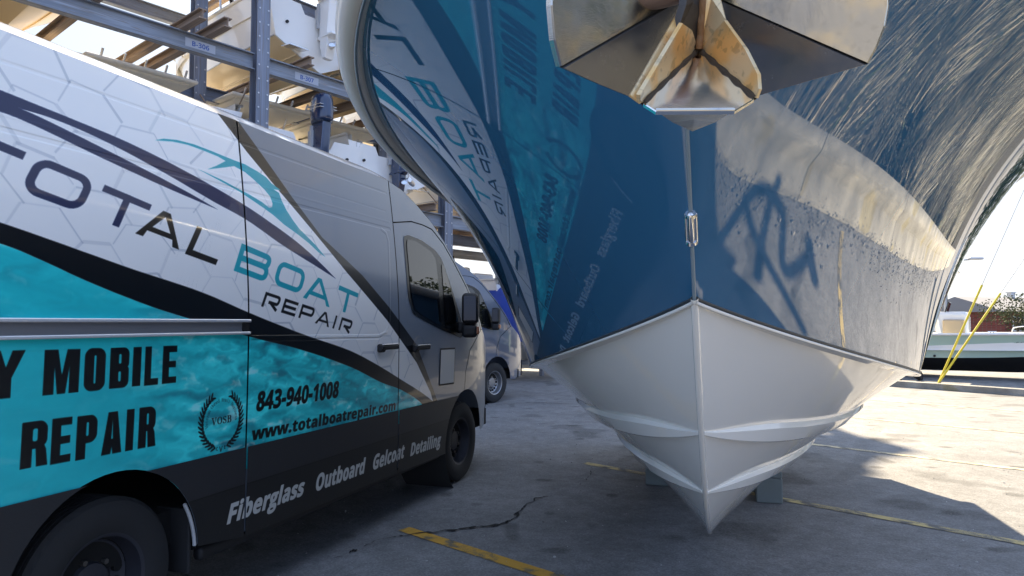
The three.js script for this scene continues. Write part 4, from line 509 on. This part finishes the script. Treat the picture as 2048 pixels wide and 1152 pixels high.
function outboard(parent, m, x, y, z, leg = m) { // powerhead cowl, midsection, lower unit with skeg and propeller
  const cowlP = [[0, 0.40], [0.10, 0.395], [0.16, 0.36], [0.185, 0.27], [0.195, 0.10], [0.19, 0.0], [0.17, -0.06], [0, -0.06]].map((q) => new THREE.Vector2(...q));
  const cowl = new THREE.LatheGeometry(cowlP, 28).scale(1.45, 1.25, 1.0); const o = mesh('outboard_cowl', cowl.translate(x + 0.22, y + 0.42, z), m, parent);
  mesh('cowl_band', join(rb(0.46, 0.012, 0.392, 0.1, x + 0.22, y + 0.6, z), rb(0.44, 0.012, 0.388, 0.1, x + 0.22, y + 0.66, z)), boatMats.alu, o);
  const prof = new THREE.Shape([[-0.16, 0.36], [0.2, 0.36], [0.16, 0.0], [0.12, -0.35], [0.28, -0.37], [0.3, -0.4], [0.13, -0.43], [0.12, -0.58], [0.1, -0.66], [0.06, -0.82], [-0.02, -0.82], [-0.06, -0.66], [-0.1, -0.6], [-0.1, -0.43], [-0.2, -0.4], [-0.12, -0.35], [-0.12, 0.0]].map((q) => new THREE.Vector2(...q)));
  const mid = new THREE.ExtrudeGeometry(prof, { depth: 0.1, bevelEnabled: true, bevelSize: 0.02, bevelThickness: 0.05, bevelSegments: 2 }); mid.translate(x + 0.2, y, z - 0.05); mesh('midsection', mid, leg, parent);
  mesh('gearcase', join(new THREE.SphereGeometry(0.09, 18, 12).scale(2.6, 0.95, 0.85).translate(x + 0.24, y - 0.58, z), bx(0.3, 0.012, 0.24, x + 0.32, y - 0.4, z)), leg, parent);
  const pr = []; for (let k = 0; k < 3; k++) { const b = new THREE.SphereGeometry(0.1, 10, 8).scale(0.09, 1, 0.6); b.rotateY(0.6); b.translate(0, 0.11, 0); b.rotateX(k * 2.094); pr.push(b.translate(x + 0.52, y - 0.58, z)); } mesh('propeller', join(...pr, new THREE.CylinderGeometry(0.045, 0.05, 0.14, 16).rotateZ(Math.PI / 2).translate(x + 0.5, y - 0.58, z)), boatMats.alu, parent);
  mesh('bracket', join(bx(0.16, 0.3, 0.24, x + 0.02, y + 0.06, z), bx(0.05, 0.5, 0.05, x + 0.06, y + 0.05, z - 0.12), bx(0.05, 0.5, 0.05, x + 0.06, y + 0.05, z + 0.12)), boatMats.grey, parent);
}
function rackBoat(label, t, c, h, opt) {
  const p = rackPoint(t, c, h), o = thing('boat', label, 'boat', p.toArray(), -RY, opt.group ?? 'boats stacked in the dry rack'), { len = 6.2, beam = 2.35, free = 0.78, draft = 0.48, rise = 0.42 } = opt, H = smallHull(len, beam, free, draft, rise);
  mesh('hull', H.top, opt.hull ?? boatMats.white, o); mesh('hull_bottom', H.bottom, opt.bottom ?? boatMats.cream, o); mesh('transom', H.transom, opt.hull ?? boatMats.white, o); mesh('deck', join(H.deck, H.coaming, H.cap), boatMats.vinyl, o);
  for (const g of H.sheer) mesh('rub_rail', g, boatMats.vinyl, o);
  for (const z of [-1, 1]) { mesh('boot_line', tube(Array.from({ length: 25 }, (_, i) => { const k = H.at(i / 25); return [k.x, k.ch + 0.012, z * (k.cb + 0.002)]; }), 0.016, 50, 6), boatMats.grey, o); mesh('bottom_strake', tube(Array.from({ length: 19 }, (_, i) => { const k = H.at(i / 24); return [k.x, lerp(Math.min(k.kh, k.ch), k.ch, 0.52) - 0.006, z * k.cb * 0.52]; }), 0.02, 40, 5), opt.bottom ?? boatMats.cream, o); mesh('trim_tab', bx(0.3, 0.012, 0.42, 0.16, draft * 0.62, z * beam * 0.28, 0, 0, -0.12), boatMats.alu, o); mesh('drain_fitting', new THREE.CylinderGeometry(0.03, 0.03, 0.05, 12).rotateZ(Math.PI / 2).translate(0.05, draft + free * 0.35, z * beam * 0.33), dark, o); }
  const dk = draft + free - 0.42;
  if (opt.engine) for (const z of opt.twin ? [-0.36, 0.36] : [0]) outboard(o, opt.engine, 0.06, draft + free * 0.62, z, opt.leg ?? opt.engine);
  const cx = -len * 0.45; mesh('console', join(rb(0.75, 0.95, 0.85, 0.1, cx, dk + 0.48, 0), rb(0.6, 0.6, 0.8, 0.08, cx + 1.0, dk + 0.4, 0)), boatMats.white, o);
  mesh('windshield', rb(0.03, 0.45, 0.75, 0.01, cx - 0.28, dk + 1.12, 0, 0, 0, 0.3), tinted, o);
  if (opt.top) {
    const th = opt.topH ?? dk + 2.0, L = opt.top; mesh('hard_top', join(rb(L, 0.07, 1.95, 0.035, cx + 0.35, th, 0), rb(L - 0.25, 0.05, 1.7, 0.02, cx + 0.35, th - 0.05, 0), rb(L * 0.5, 0.05, 0.9, 0.02, cx + 0.35, th + 0.06, 0)), boatMats.vinyl, o);
    for (const [dx, sp] of [[-0.45, -0.1], [0.5, 0.12]]) for (const z of [-1, 1]) mesh('top_leg', rod([cx + dx, dk, z * 0.45], [cx + dx + sp + 0.2, th - 0.05, z * 0.62], 0.024), boatMats.alu, o);
    const rods = []; for (let k = -2; k <= 2; k++) rods.push(rod([cx + 0.35 + L / 2 - 0.05, th, k * 0.36], [cx + 0.4 + L / 2, th + 0.15, k * 0.36], 0.022)); mesh('rod_holder_row', join(rods), boatMats.alu, o).userData.kind = 'stuff';
    mesh('nav_light', join(rb(0.08, 0.12, 0.08, 0.02, cx - 0.3, th + 0.1, 0.3), rod([cx + 0.2, th, 0], [cx + 0.2, th + 0.45, 0], 0.012)), boatMats.white, o);
    mesh('radio_box', rb(0.4, 0.12, 0.5, 0.03, cx - 0.2, th - 0.13, 0), dark, o);
  }
  return o;
}
rackBoat('white boat with large white outboard on the rack above slot B-307', 1.5, -0.35, 6.47, { len: 5.9, engine: boatMats.white, top: 2.3, free: 0.95 });
rackBoat('white boat on the upper rack tier partly behind the blue bow', 3.55, 0.35, 6.47, { len: 5.4, engine: boatMats.navy });
rackBoat('cream bottomed boat at the upper left corner of the picture', -3.25, -0.3, 6.47, { len: 5.6, top: 2.1 });
rackBoat('white boat with navy outboard rising just over the van roof', 1.28, -0.2, 4.12, { engine: boatMats.navy, top: 2.2, topH: 1.93, draft: 0.42, free: 0.72 });
rackBoat('white boat with navy outboard in the lower tier beside the blue bow', 3.3, -0.25, 4.12, { engine: boatMats.navy, top: 2.2, topH: 1.9 });
rackBoat('lower tier boat with wide cream hard top above the middle of the van roof', -1.4, -0.2, 4.12, { top: 2.4, topH: 1.9 });
rackBoat('lower tier boat with long hard top above the rear of the van roof', -3.5, -0.5, 4.12, { top: 2.4, topH: 1.85 });
rackBoat('distant lower tier boat in the second rack bay', 6.9, -0.3, 4.12, { engine: boatMats.navy, top: 2.2, topH: 1.9 });
rackBoat('farthest lower tier boat under the end of the rack', 8.9, -0.3, 4.12, { engine: boatMats.grey });
rackBoat('upper tier boat in the second rack bay hidden by the bow', 6.9, -0.3, 6.47, { engine: boatMats.navy });
for (let k = 0; k < 10; k++) rackBoat(`white boat on the topmost rack tier, ${['leftmost', 'second', 'third', 'fourth', 'fifth', 'sixth', 'seventh', 'eighth', 'ninth', 'last'][k]} from the left`, -8.2 + k * 2.38, 0.25 - 0.1 * (k % 3), 12.37, { top: 2.2, free: 0.9, group: 'boats on the topmost rack tier' });
for (const [c, h, k] of [[4.12, 0, 'lower'], [6.47, 0, 'upper'], [9.07, 0, 'third']]) for (const [t, q] of [[11.4, 'next to last'], [13.3, 'last']]) rackBoat(`white boat in the ${q} slot of the ${k} rack tier`, t, -0.25, c, {});
for (const [t, k] of [[6.6, 'nearer'], [9.0, 'farther']]) rackBoat(`third tier boat in the ${k} slot of the second rack bay`, t, -0.2, 9.07, { engine: boatMats.navy });
for (const [t, k] of [[-5.9, 'just left of the picture edge'], [-8.2, 'at the far left end'], [9.2, 'behind the bow']]) rackBoat(`white boat on the upper tier ${k}`, t, -0.3, 6.47, { group: 'boats on outer slots' });
rackBoat('white hull on the ground tier behind the second van', 8.2, -0.4, 1.1, { free: 1.0, beam: 2.5, group: 'boats on the ground tier' });
rackBoat('white boat low under the first rack bay', 2.2, -0.3, 0.7, { engine: boatMats.navy, group: 'boats on the ground tier' });
{ // boat under a blue tarpaulin
  const p = rackPoint(7.2, 1.2, 0), o = thing('covered_boat', 'boat wrapped in a bright blue tarpaulin behind the second van', 'covered boat', [-0.5, 0, -19.2], -RY);
  const r = rng(31), tarp = grid(48, 30, (a, b) => { const x = (0.5 - a) * 5.6, w = 1.25 * Math.pow(Math.max(0.02, 1 - Math.pow(Math.abs(2 * a - 1), 9)), 0.5), ang = (b - 0.5) * Math.PI, y = Math.cos(ang), z = Math.sin(ang); const fold = 0.05 * Math.sin(a * 40 + 3 * z) * (1 - y) + 0.03 * (fbm(a * 9, b * 9, 9, 9, 3) - 0.5); return [x, 0.95 + 1.55 * Math.pow(Math.max(0, y), 0.75) * Math.pow(Math.max(0, 1 - Math.pow(Math.abs(2 * a - 1), 12)), 0.5) + fold, (w + fold) * (Math.abs(z) ** 0.7) * Math.sign(z)]; });
  mesh('tarpaulin', tarp, std([0.015, 0.055, 0.34], 0.6), o); const H = smallHull(5.3, 2.3, 0.8, 0.45, 0.3); const h = mesh('hull', join(H.top, H.bottom), boatMats.white, o); h.position.set(2.65, 0.45, 0);
  for (const x of [-1.5, 1.2]) mesh('trailer_bunk', join(bx(0.15, 0.12, 1.6, x, 0.4, 0), bx(0.1, 0.4, 0.1, x, 0.2, 0.6), bx(0.1, 0.4, 0.1, x, 0.2, -0.6)), postSteel, o);
}

{ // dark pickup seen in the gap between the second van and the hull
  const o = thing('parked_pickup', 'dark pickup truck parked beyond the second van, beside the blue tarpaulin', 'pickup truck', world(1.35, 24.5), -0.9), m = paint([0.02, 0.022, 0.026]);
  const prof = new THREE.Shape([[-2.7, 0.45], [2.6, 0.45], [2.65, 0.95], [1.35, 1.15], [0.75, 1.78], [-0.6, 1.8], [-0.85, 1.15], [-2.7, 1.12]].map((q) => new THREE.Vector2(...q))); const g = new THREE.ExtrudeGeometry(prof, { depth: 1.7, bevelEnabled: true, bevelSize: 0.06, bevelThickness: 0.08, bevelSegments: 3 }); g.translate(0, 0, -0.85); mesh('body', g, m, o);
  for (const z of [-0.94, 0.94]) { const ws = new THREE.ShapeGeometry(new THREE.Shape([[1.15, 1.2], [0.72, 1.68], [-0.5, 1.7], [-0.66, 1.2]].map((q) => new THREE.Vector2(...q)))); ws.translate(0, 0, z); mesh('side_window', ws, tinted, o); }
  for (const x of [-1.75, 1.7]) for (const z of [-0.86, 0.86]) { const w = mesh('wheel', tyreGeo.clone().rotateY(Math.PI / 2).translate(x, 0.36, z), tyreMat, o); mesh('rim', new THREE.CylinderGeometry(0.2, 0.2, 0.2, 24).rotateX(Math.PI / 2).translate(x, 0.36, z), steel, w); }
  for (const z of [-0.7, 0.7]) mesh('headlight', rb(0.08, 0.16, 0.32, 0.03, 2.68, 0.82, z), boatMats.white, o); mesh('bumper', rb(0.15, 0.2, 1.8, 0.05, 2.7, 0.55, 0), steel, o);
}

/* ---------------- beyond the kerb on the right ---------------- */
{ // pale green bay boat low on the ground, bow to the right
  const dirx = V(0.80, 0, 0.60);                // world direction of its bow (right and towards the camera)
  const o = thing('bay_boat', 'pale green skiff with black bottom, tan seat and white console behind the kerb', 'boat', world(9.9, 20.2), Math.atan2(dirx.z, -dirx.x) ), H = smallHull(6.6, 2.3, 0.62, 0.36, 0.12);
  const add = (n, g, m) => mesh(n, g, m, o); const lift = 0.16;
  const up = (g) => g.translate(0, lift, 0);
  add('hull', up(H.top), boatMats.pale); add('hull_bottom', up(H.bottom), std([0.012, 0.012, 0.014], 0.5)); add('transom', up(H.transom), boatMats.pale); add('deck', up(join(H.deck, H.coaming, H.cap)), boatMats.white);
  for (const g of H.sheer) add('rub_rail', up(g), boatMats.white);
  const dk = 0.78, cx = -2.5;
  add('console', up(rb(0.75, 1.0, 0.8, 0.1, cx, dk + 0.3, 0)), boatMats.white); add('console_seat', up(rb(0.5, 0.46, 0.1, 0.05, cx - 0.05, dk + 0.36, -0.42)), boatMats.tan); add('windshield', up(rb(0.03, 0.3, 0.7, 0.01, cx + 0.1, dk + 0.92, 0, 0, 0, 0.3)), tinted);
  for (const z of [-0.42, 0.42]) add('top_leg', up(rod([cx + 0.2, dk - 0.1, z], [cx + 0.5, dk + 1.9, z * 1.2], 0.03)), boatMats.white);
  add('hard_top', up(rb(1.5, 0.06, 1.5, 0.03, cx + 0.6, dk + 1.9, 0)), boatMats.white);
  add('leaning_seat', up(join(rb(0.5, 0.6, 0.8, 0.08, cx + 1.0, dk + 0.2, 0))), boatMats.tan); add('bow_seat', up(rb(0.6, 0.3, 0.9, 0.1, cx - 1.6, dk + 0.0, 0)), boatMats.white);
  add('grab_rail', up(tube([[cx - 1.3, dk + 0.1, 0.7], [cx - 1.3, dk + 0.35, 0.7], [cx - 1.9, dk + 0.35, 0.66], [cx - 1.9, dk + 0.1, 0.66]], 0.014, 30, 8)), boatMats.alu);
  const reg = canvasTexture(512, 96, (x, W, Hh) => { x.fillStyle = '#b5cdbf'; x.fillRect(0, 0, W, Hh); x.fillStyle = '#1c2422'; x.font = '78px sans-serif'; x.fillText('SC-46', 20, 78); });
  add('registration_number', grid(20, 4, (a, b) => { const t = lerp(0.575, 0.72, a), k = H.at(t), v = lerp(0.47, 0.7, b), q = v * v * 0.6 + v * 0.4; return [k.x - 0.35 * v * t * t * t, lift + lerp(k.ch, k.sh, v), -(lerp(k.cb, k.sb, q) + 0.007), a, b]; }), std([1, 1, 1], 0.4, 0, { map: reg }));
  for (const sx of [-0.6, -3.4, -5.2]) { const k = H.at(-sx / 6.6); add('cleat', up(join(rod([sx - 0.09, k.sh + 0.055, -k.sb + 0.07], [sx + 0.09, k.sh + 0.055, -k.sb + 0.07], 0.012), rod([sx - 0.03, k.sh, -k.sb + 0.07], [sx - 0.03, k.sh + 0.055, -k.sb + 0.07], 0.012), rod([sx + 0.03, k.sh, -k.sb + 0.07], [sx + 0.03, k.sh + 0.055, -k.sb + 0.07], 0.012))), boatMats.alu); }
  add('drain', up(join(new THREE.CylinderGeometry(0.03, 0.03, 0.06, 12).rotateX(Math.PI / 2).translate(-1.9, 0.42, -1.0), new THREE.CylinderGeometry(0.03, 0.03, 0.06, 12).rotateX(Math.PI / 2).translate(-2.15, 0.42, -1.0))), dark);
  const st = thing('boat_dolly', 'low black dolly frame on small wheels under the green skiff', 'dolly', world(9.6, 17.3), 0.62);
  mesh('frame', join(bx(1.3, 0.05, 0.05, 0, 0.2, 0.25), bx(1.3, 0.05, 0.05, 0, 0.2, -0.25), bx(0.05, 0.05, 0.5, -0.6, 0.2, 0), bx(0.05, 0.05, 0.5, 0.6, 0.2, 0), bar([-0.6, 0.05, 0.25], [-0.1, 0.2, 0.25], 0.04, 0.04), bar([0.1, 0.2, 0.25], [0.5, 0.04, 0.25], 0.04, 0.04), bx(0.05, 0.3, 0.05, -0.25, 0.3, 0)), dark, st);
  for (const [x, z] of [[-0.55, 0.28], [0.55, 0.28], [-0.55, -0.28], [0.55, -0.28]]) mesh('wheel', new THREE.CylinderGeometry(0.1, 0.1, 0.06, 20).rotateX(Math.PI / 2).translate(x, 0.1, z), rubber, st);
}
{ // white skiff behind it
  const o = thing('skiff', 'white skiff with a tan folding seat behind the green boat', 'boat', world(9.6, 26), Math.atan2(0.55, -0.83)), H = smallHull(6.0, 2.2, 0.7, 0.4, 0.15);
  const up = (g) => g.translate(0, 0.4, 0); mesh('hull', up(join(H.top)), boatMats.grey, o); mesh('hull_bottom', up(H.bottom), boatMats.grey, o); mesh('deck', up(join(H.deck, H.coaming, H.cap)), boatMats.white, o); mesh('transom', up(H.transom), boatMats.grey, o);
  mesh('seat', join(rb(0.5, 0.1, 0.5, 0.04, -3.1, 1.55, 0), rb(0.1, 0.55, 0.5, 0.05, -2.85, 1.85, 0, 0, 0, -0.12)), boatMats.tan, o); mesh('seat_post', rod([-3.1, 1.0, 0], [-3.1, 1.55, 0], 0.04), boatMats.alu, o);
  mesh('trailer', join(bx(5, 0.12, 0.1, -2.6, 0.34, 0.5), bx(5, 0.12, 0.1, -2.6, 0.34, -0.5), new THREE.CylinderGeometry(0.3, 0.3, 0.2, 20).rotateX(Math.PI / 2).translate(-2, 0.3, 0.95), new THREE.CylinderGeometry(0.3, 0.3, 0.2, 20).rotateX(Math.PI / 2).translate(-2, 0.3, -0.95)), rubber, o);
}
{ // guy wires with yellow guards
  const guy = (label, b, top) => { const B = V(...b), T = V(...top), d = T.clone().sub(B).normalize(), o = thing('guy_wire', label, 'guy wire', b), e = d.clone().multiplyScalar(2.6), far = T.clone().sub(B); mesh('guard', rod([0, 0.02, 0], e, 0.025, 10), std([0.72, 0.56, 0.03], 0.45), o); mesh('wire', rod(e, far, 0.006, 6), std([0.3, 0.3, 0.32], 0.4, 0.8), o); mesh('anchor_rod', rod([0, -0.1, 0], d.clone().multiplyScalar(0.12).toArray(), 0.02), rustSteel, o); };
  const B = [10.05, 0, -16.4];
  guy('yellow guarded guy wire, the steeper of the pair', B, [15.2, 10.6, -16.6]);
  guy('yellow guarded guy wire, the lower leaning of the pair', [10.02, 0, -16.36], [16.4, 9.2, -16.0]);
}
{ // street lamp whose pole stands behind the hull
  const o = thing('street_lamp', 'grey lamp with flat head standing beyond the blue bow on the right', 'street lamp', world(18.5, 29.5));
  mesh('pole', new THREE.CylinderGeometry(0.06, 0.09, 4.1, 14).translate(0, 2.05, 0), steel, o); mesh('arm', rod([0, 4.05, 0], [1.2, 4.15, 0], 0.03), steel, o); mesh('lamp_head', rb(0.6, 0.1, 0.3, 0.04, 1.3, 4.18, 0), std([0.5, 0.52, 0.55], 0.4), o);
}
{ // low brick building with grey roof, and the scrub behind
  const brick = std([1, 1, 1], 0.9, 0, { map: noiseTexture(256, (x, y, i, j) => { const r = Math.floor(y * 24), m = (y * 24) % 1 < 0.14 || ((x * 10 + (r % 2) * 0.5) % 1) < 0.08, n = hash2(Math.floor(x * 10 + (r % 2) * 0.5), r); return m ? [0.45, 0.4, 0.37] : [0.42 + n * 0.12, 0.2 + n * 0.06, 0.17 + n * 0.05]; }, true) });
  const o = thing('brick_building', 'low brick building with long grey roof beyond the boats on the right', 'building', world(41, 59), 0.25);
  mesh('wall', bx(7, 2.3, 8, 0, 1.15, 0), brick, o); const s = new THREE.Shape([[-4.5, 2.3], [4.5, 2.3], [0, 3.6]].map((q) => new THREE.Vector2(...q))); const g = new THREE.ExtrudeGeometry(s, { depth: 8, bevelEnabled: false }); g.rotateY(Math.PI / 2); g.translate(-4, 0.005, 0); mesh('roof', g, std([0.22, 0.22, 0.23], 0.9), o); mesh('vent', join(bx(0.4, 0.8, 0.4, 2, 3.6, 0), bx(0.55, 0.08, 0.55, 2, 4.03, 0)), steel, o);
  for (const x of [-2, 1.8]) { const w = mesh('window', bx(1.3, 1.0, 0.06, x, 1.35, 4.0), tinted, o); mesh('window_frame', join(bx(1.5, 0.1, 0.1, x, 1.9, 4.0), bx(1.5, 0.1, 0.1, x, 0.8, 4.0), bx(0.1, 1.0, 0.1, x - 0.7, 1.35, 4.0), bx(0.1, 1.0, 0.1, x + 0.7, 1.35, 4.0)), boatMats.white, w); }
  const leaf = std([0.045, 0.075, 0.022], 0.85, 0, { side: THREE.DoubleSide }), leaf2 = std([0.075, 0.085, 0.03], 0.85, 0, { side: THREE.DoubleSide }), bark = std([0.09, 0.07, 0.05], 0.9);
  const quad = new THREE.BufferGeometry(); quad.setAttribute('position', new THREE.Float32BufferAttribute([-0.5, 0, 0, 0, -0.25, 0.08, 0.5, 0, 0, 0, 0.25, 0.08], 3)); quad.setIndex([0, 1, 2, 0, 2, 3]); quad.computeVertexNormals();
  const tree = (X, F, h, w, seed, label) => { const r = rng(seed), t = thing('tree', label, 'tree', world(X, F), r() * 6, 'trees along the far edge of the lot'), gs = []; mesh('trunk', join(new THREE.CylinderGeometry(0.06 * h / 4, 0.16 * h / 4, h * 0.6, 8).translate(0, h * 0.3, 0), rod([0, h * 0.4, 0], [w * 0.3, h * 0.7, 0.2], 0.05), rod([0, h * 0.35, 0], [-w * 0.28, h * 0.68, -0.2], 0.05)), bark, t);
    const blobs = Array.from({ length: 9 }, () => [(r() - 0.5) * w * 0.7, h * (0.45 + 0.45 * r()), (r() - 0.5) * w * 0.7, w * (0.16 + 0.16 * r())]); const m = new THREE.Matrix4(), q = new THREE.Quaternion(), e = new THREE.Euler();
    for (let k = 0; k < 2400; k++) { const b = blobs[k % 9], th = r() * 6.283, ph = Math.acos(2 * r() - 1), rr = b[3] * Math.cbrt(0.25 + 0.75 * r()); const sc = 0.10 + 0.13 * r(); e.set(r() * 6, r() * 6, r() * 6); q.setFromEuler(e); m.compose(V(b[0] + rr * Math.sin(ph) * Math.cos(th), b[1] + rr * 0.75 * Math.cos(ph), b[2] + rr * Math.sin(ph) * Math.sin(th)), q, V(sc, sc, sc)); gs.push(quad.clone().applyMatrix4(m)); }
    const c = mesh('crown', mergeGeometries(gs), r() < 0.5 ? leaf : leaf2, t); c.userData.kind = 'stuff'; };
  const r = rng(77); for (let k = 0; k < 13; k++) { const a = (24 + k * 2.4 + r()) * DEG, d = 62 + r() * 22; const X = d * Math.sin(a), F = d * Math.cos(a); if (a > 31 * DEG && a < 34.6 * DEG) continue; tree(X, F, 2.6 + 1.2 * r(), 4 + 2.5 * r(), 100 + k, ['dusty green tree', 'low dark green tree', 'olive green tree'][k % 3] + ' standing number ' + ['one', 'two', 'three', 'four', 'five', 'six', 'seven', 'eight', 'nine', 'ten', 'eleven', 'twelve', 'thirteen'][k] + ' from the left in the far tree line'); }
}
{ // belt of trees along the right side of the yard
  const r = rng(55), N = 52000, q0 = new THREE.BufferGeometry(); q0.setAttribute('position', new THREE.Float32BufferAttribute([-0.5, 0, 0, 0, -0.3, 0.1, 0.5, 0, 0, 0, 0.3, 0.1], 3)); q0.setIndex([0, 1, 2, 0, 2, 3]); q0.computeVertexNormals();
  const im = new THREE.InstancedMesh(q0, std([1, 1, 1], 0.85, 0, { side: THREE.DoubleSide }), N), m = new THREE.Matrix4(), q = new THREE.Quaternion(), e = new THREE.Euler(), c = new THREE.Color();
  const crowns = Array.from({ length: 62 }, (_, k) => { const a = (39 + k * 1.8 + r()) * DEG, d = 44 + 12 * r(), h = 6.0 + 2.8 * r(); return [d * Math.sin(a), h * 0.55, -d * Math.cos(a), 1.7 + 0.9 * r(), h * 0.5]; });
  for (let i = 0; i < N; i++) { const k = crowns[i % 62], th = r() * 6.283, ph = Math.acos(2 * r() - 1), rr = Math.cbrt(0.2 + 0.8 * r()), s = 0.25 + 0.3 * r(); e.set(r() * 6, r() * 6, r() * 6); q.setFromEuler(e); m.compose(V(k[0] + k[3] * rr * Math.sin(ph) * Math.cos(th), k[1] + k[4] * rr * Math.cos(ph) + 0.3, k[2] + k[3] * rr * Math.sin(ph) * Math.sin(th)), q, V(s, s, s)); im.setMatrixAt(i, m); const b = 0.6 + 0.7 * r(); im.setColorAt(i, c.setRGB(0.05 * b, 0.075 * b, 0.025 * b)); }
  im.name = 'tree_belt'; im.userData = { kind: 'stuff', label: 'belt of low green trees along the right side of the yard', category: 'trees' }; im.castShadow = im.receiveShadow = true; scene.add(im);
}
renderer.render(scene, camera);
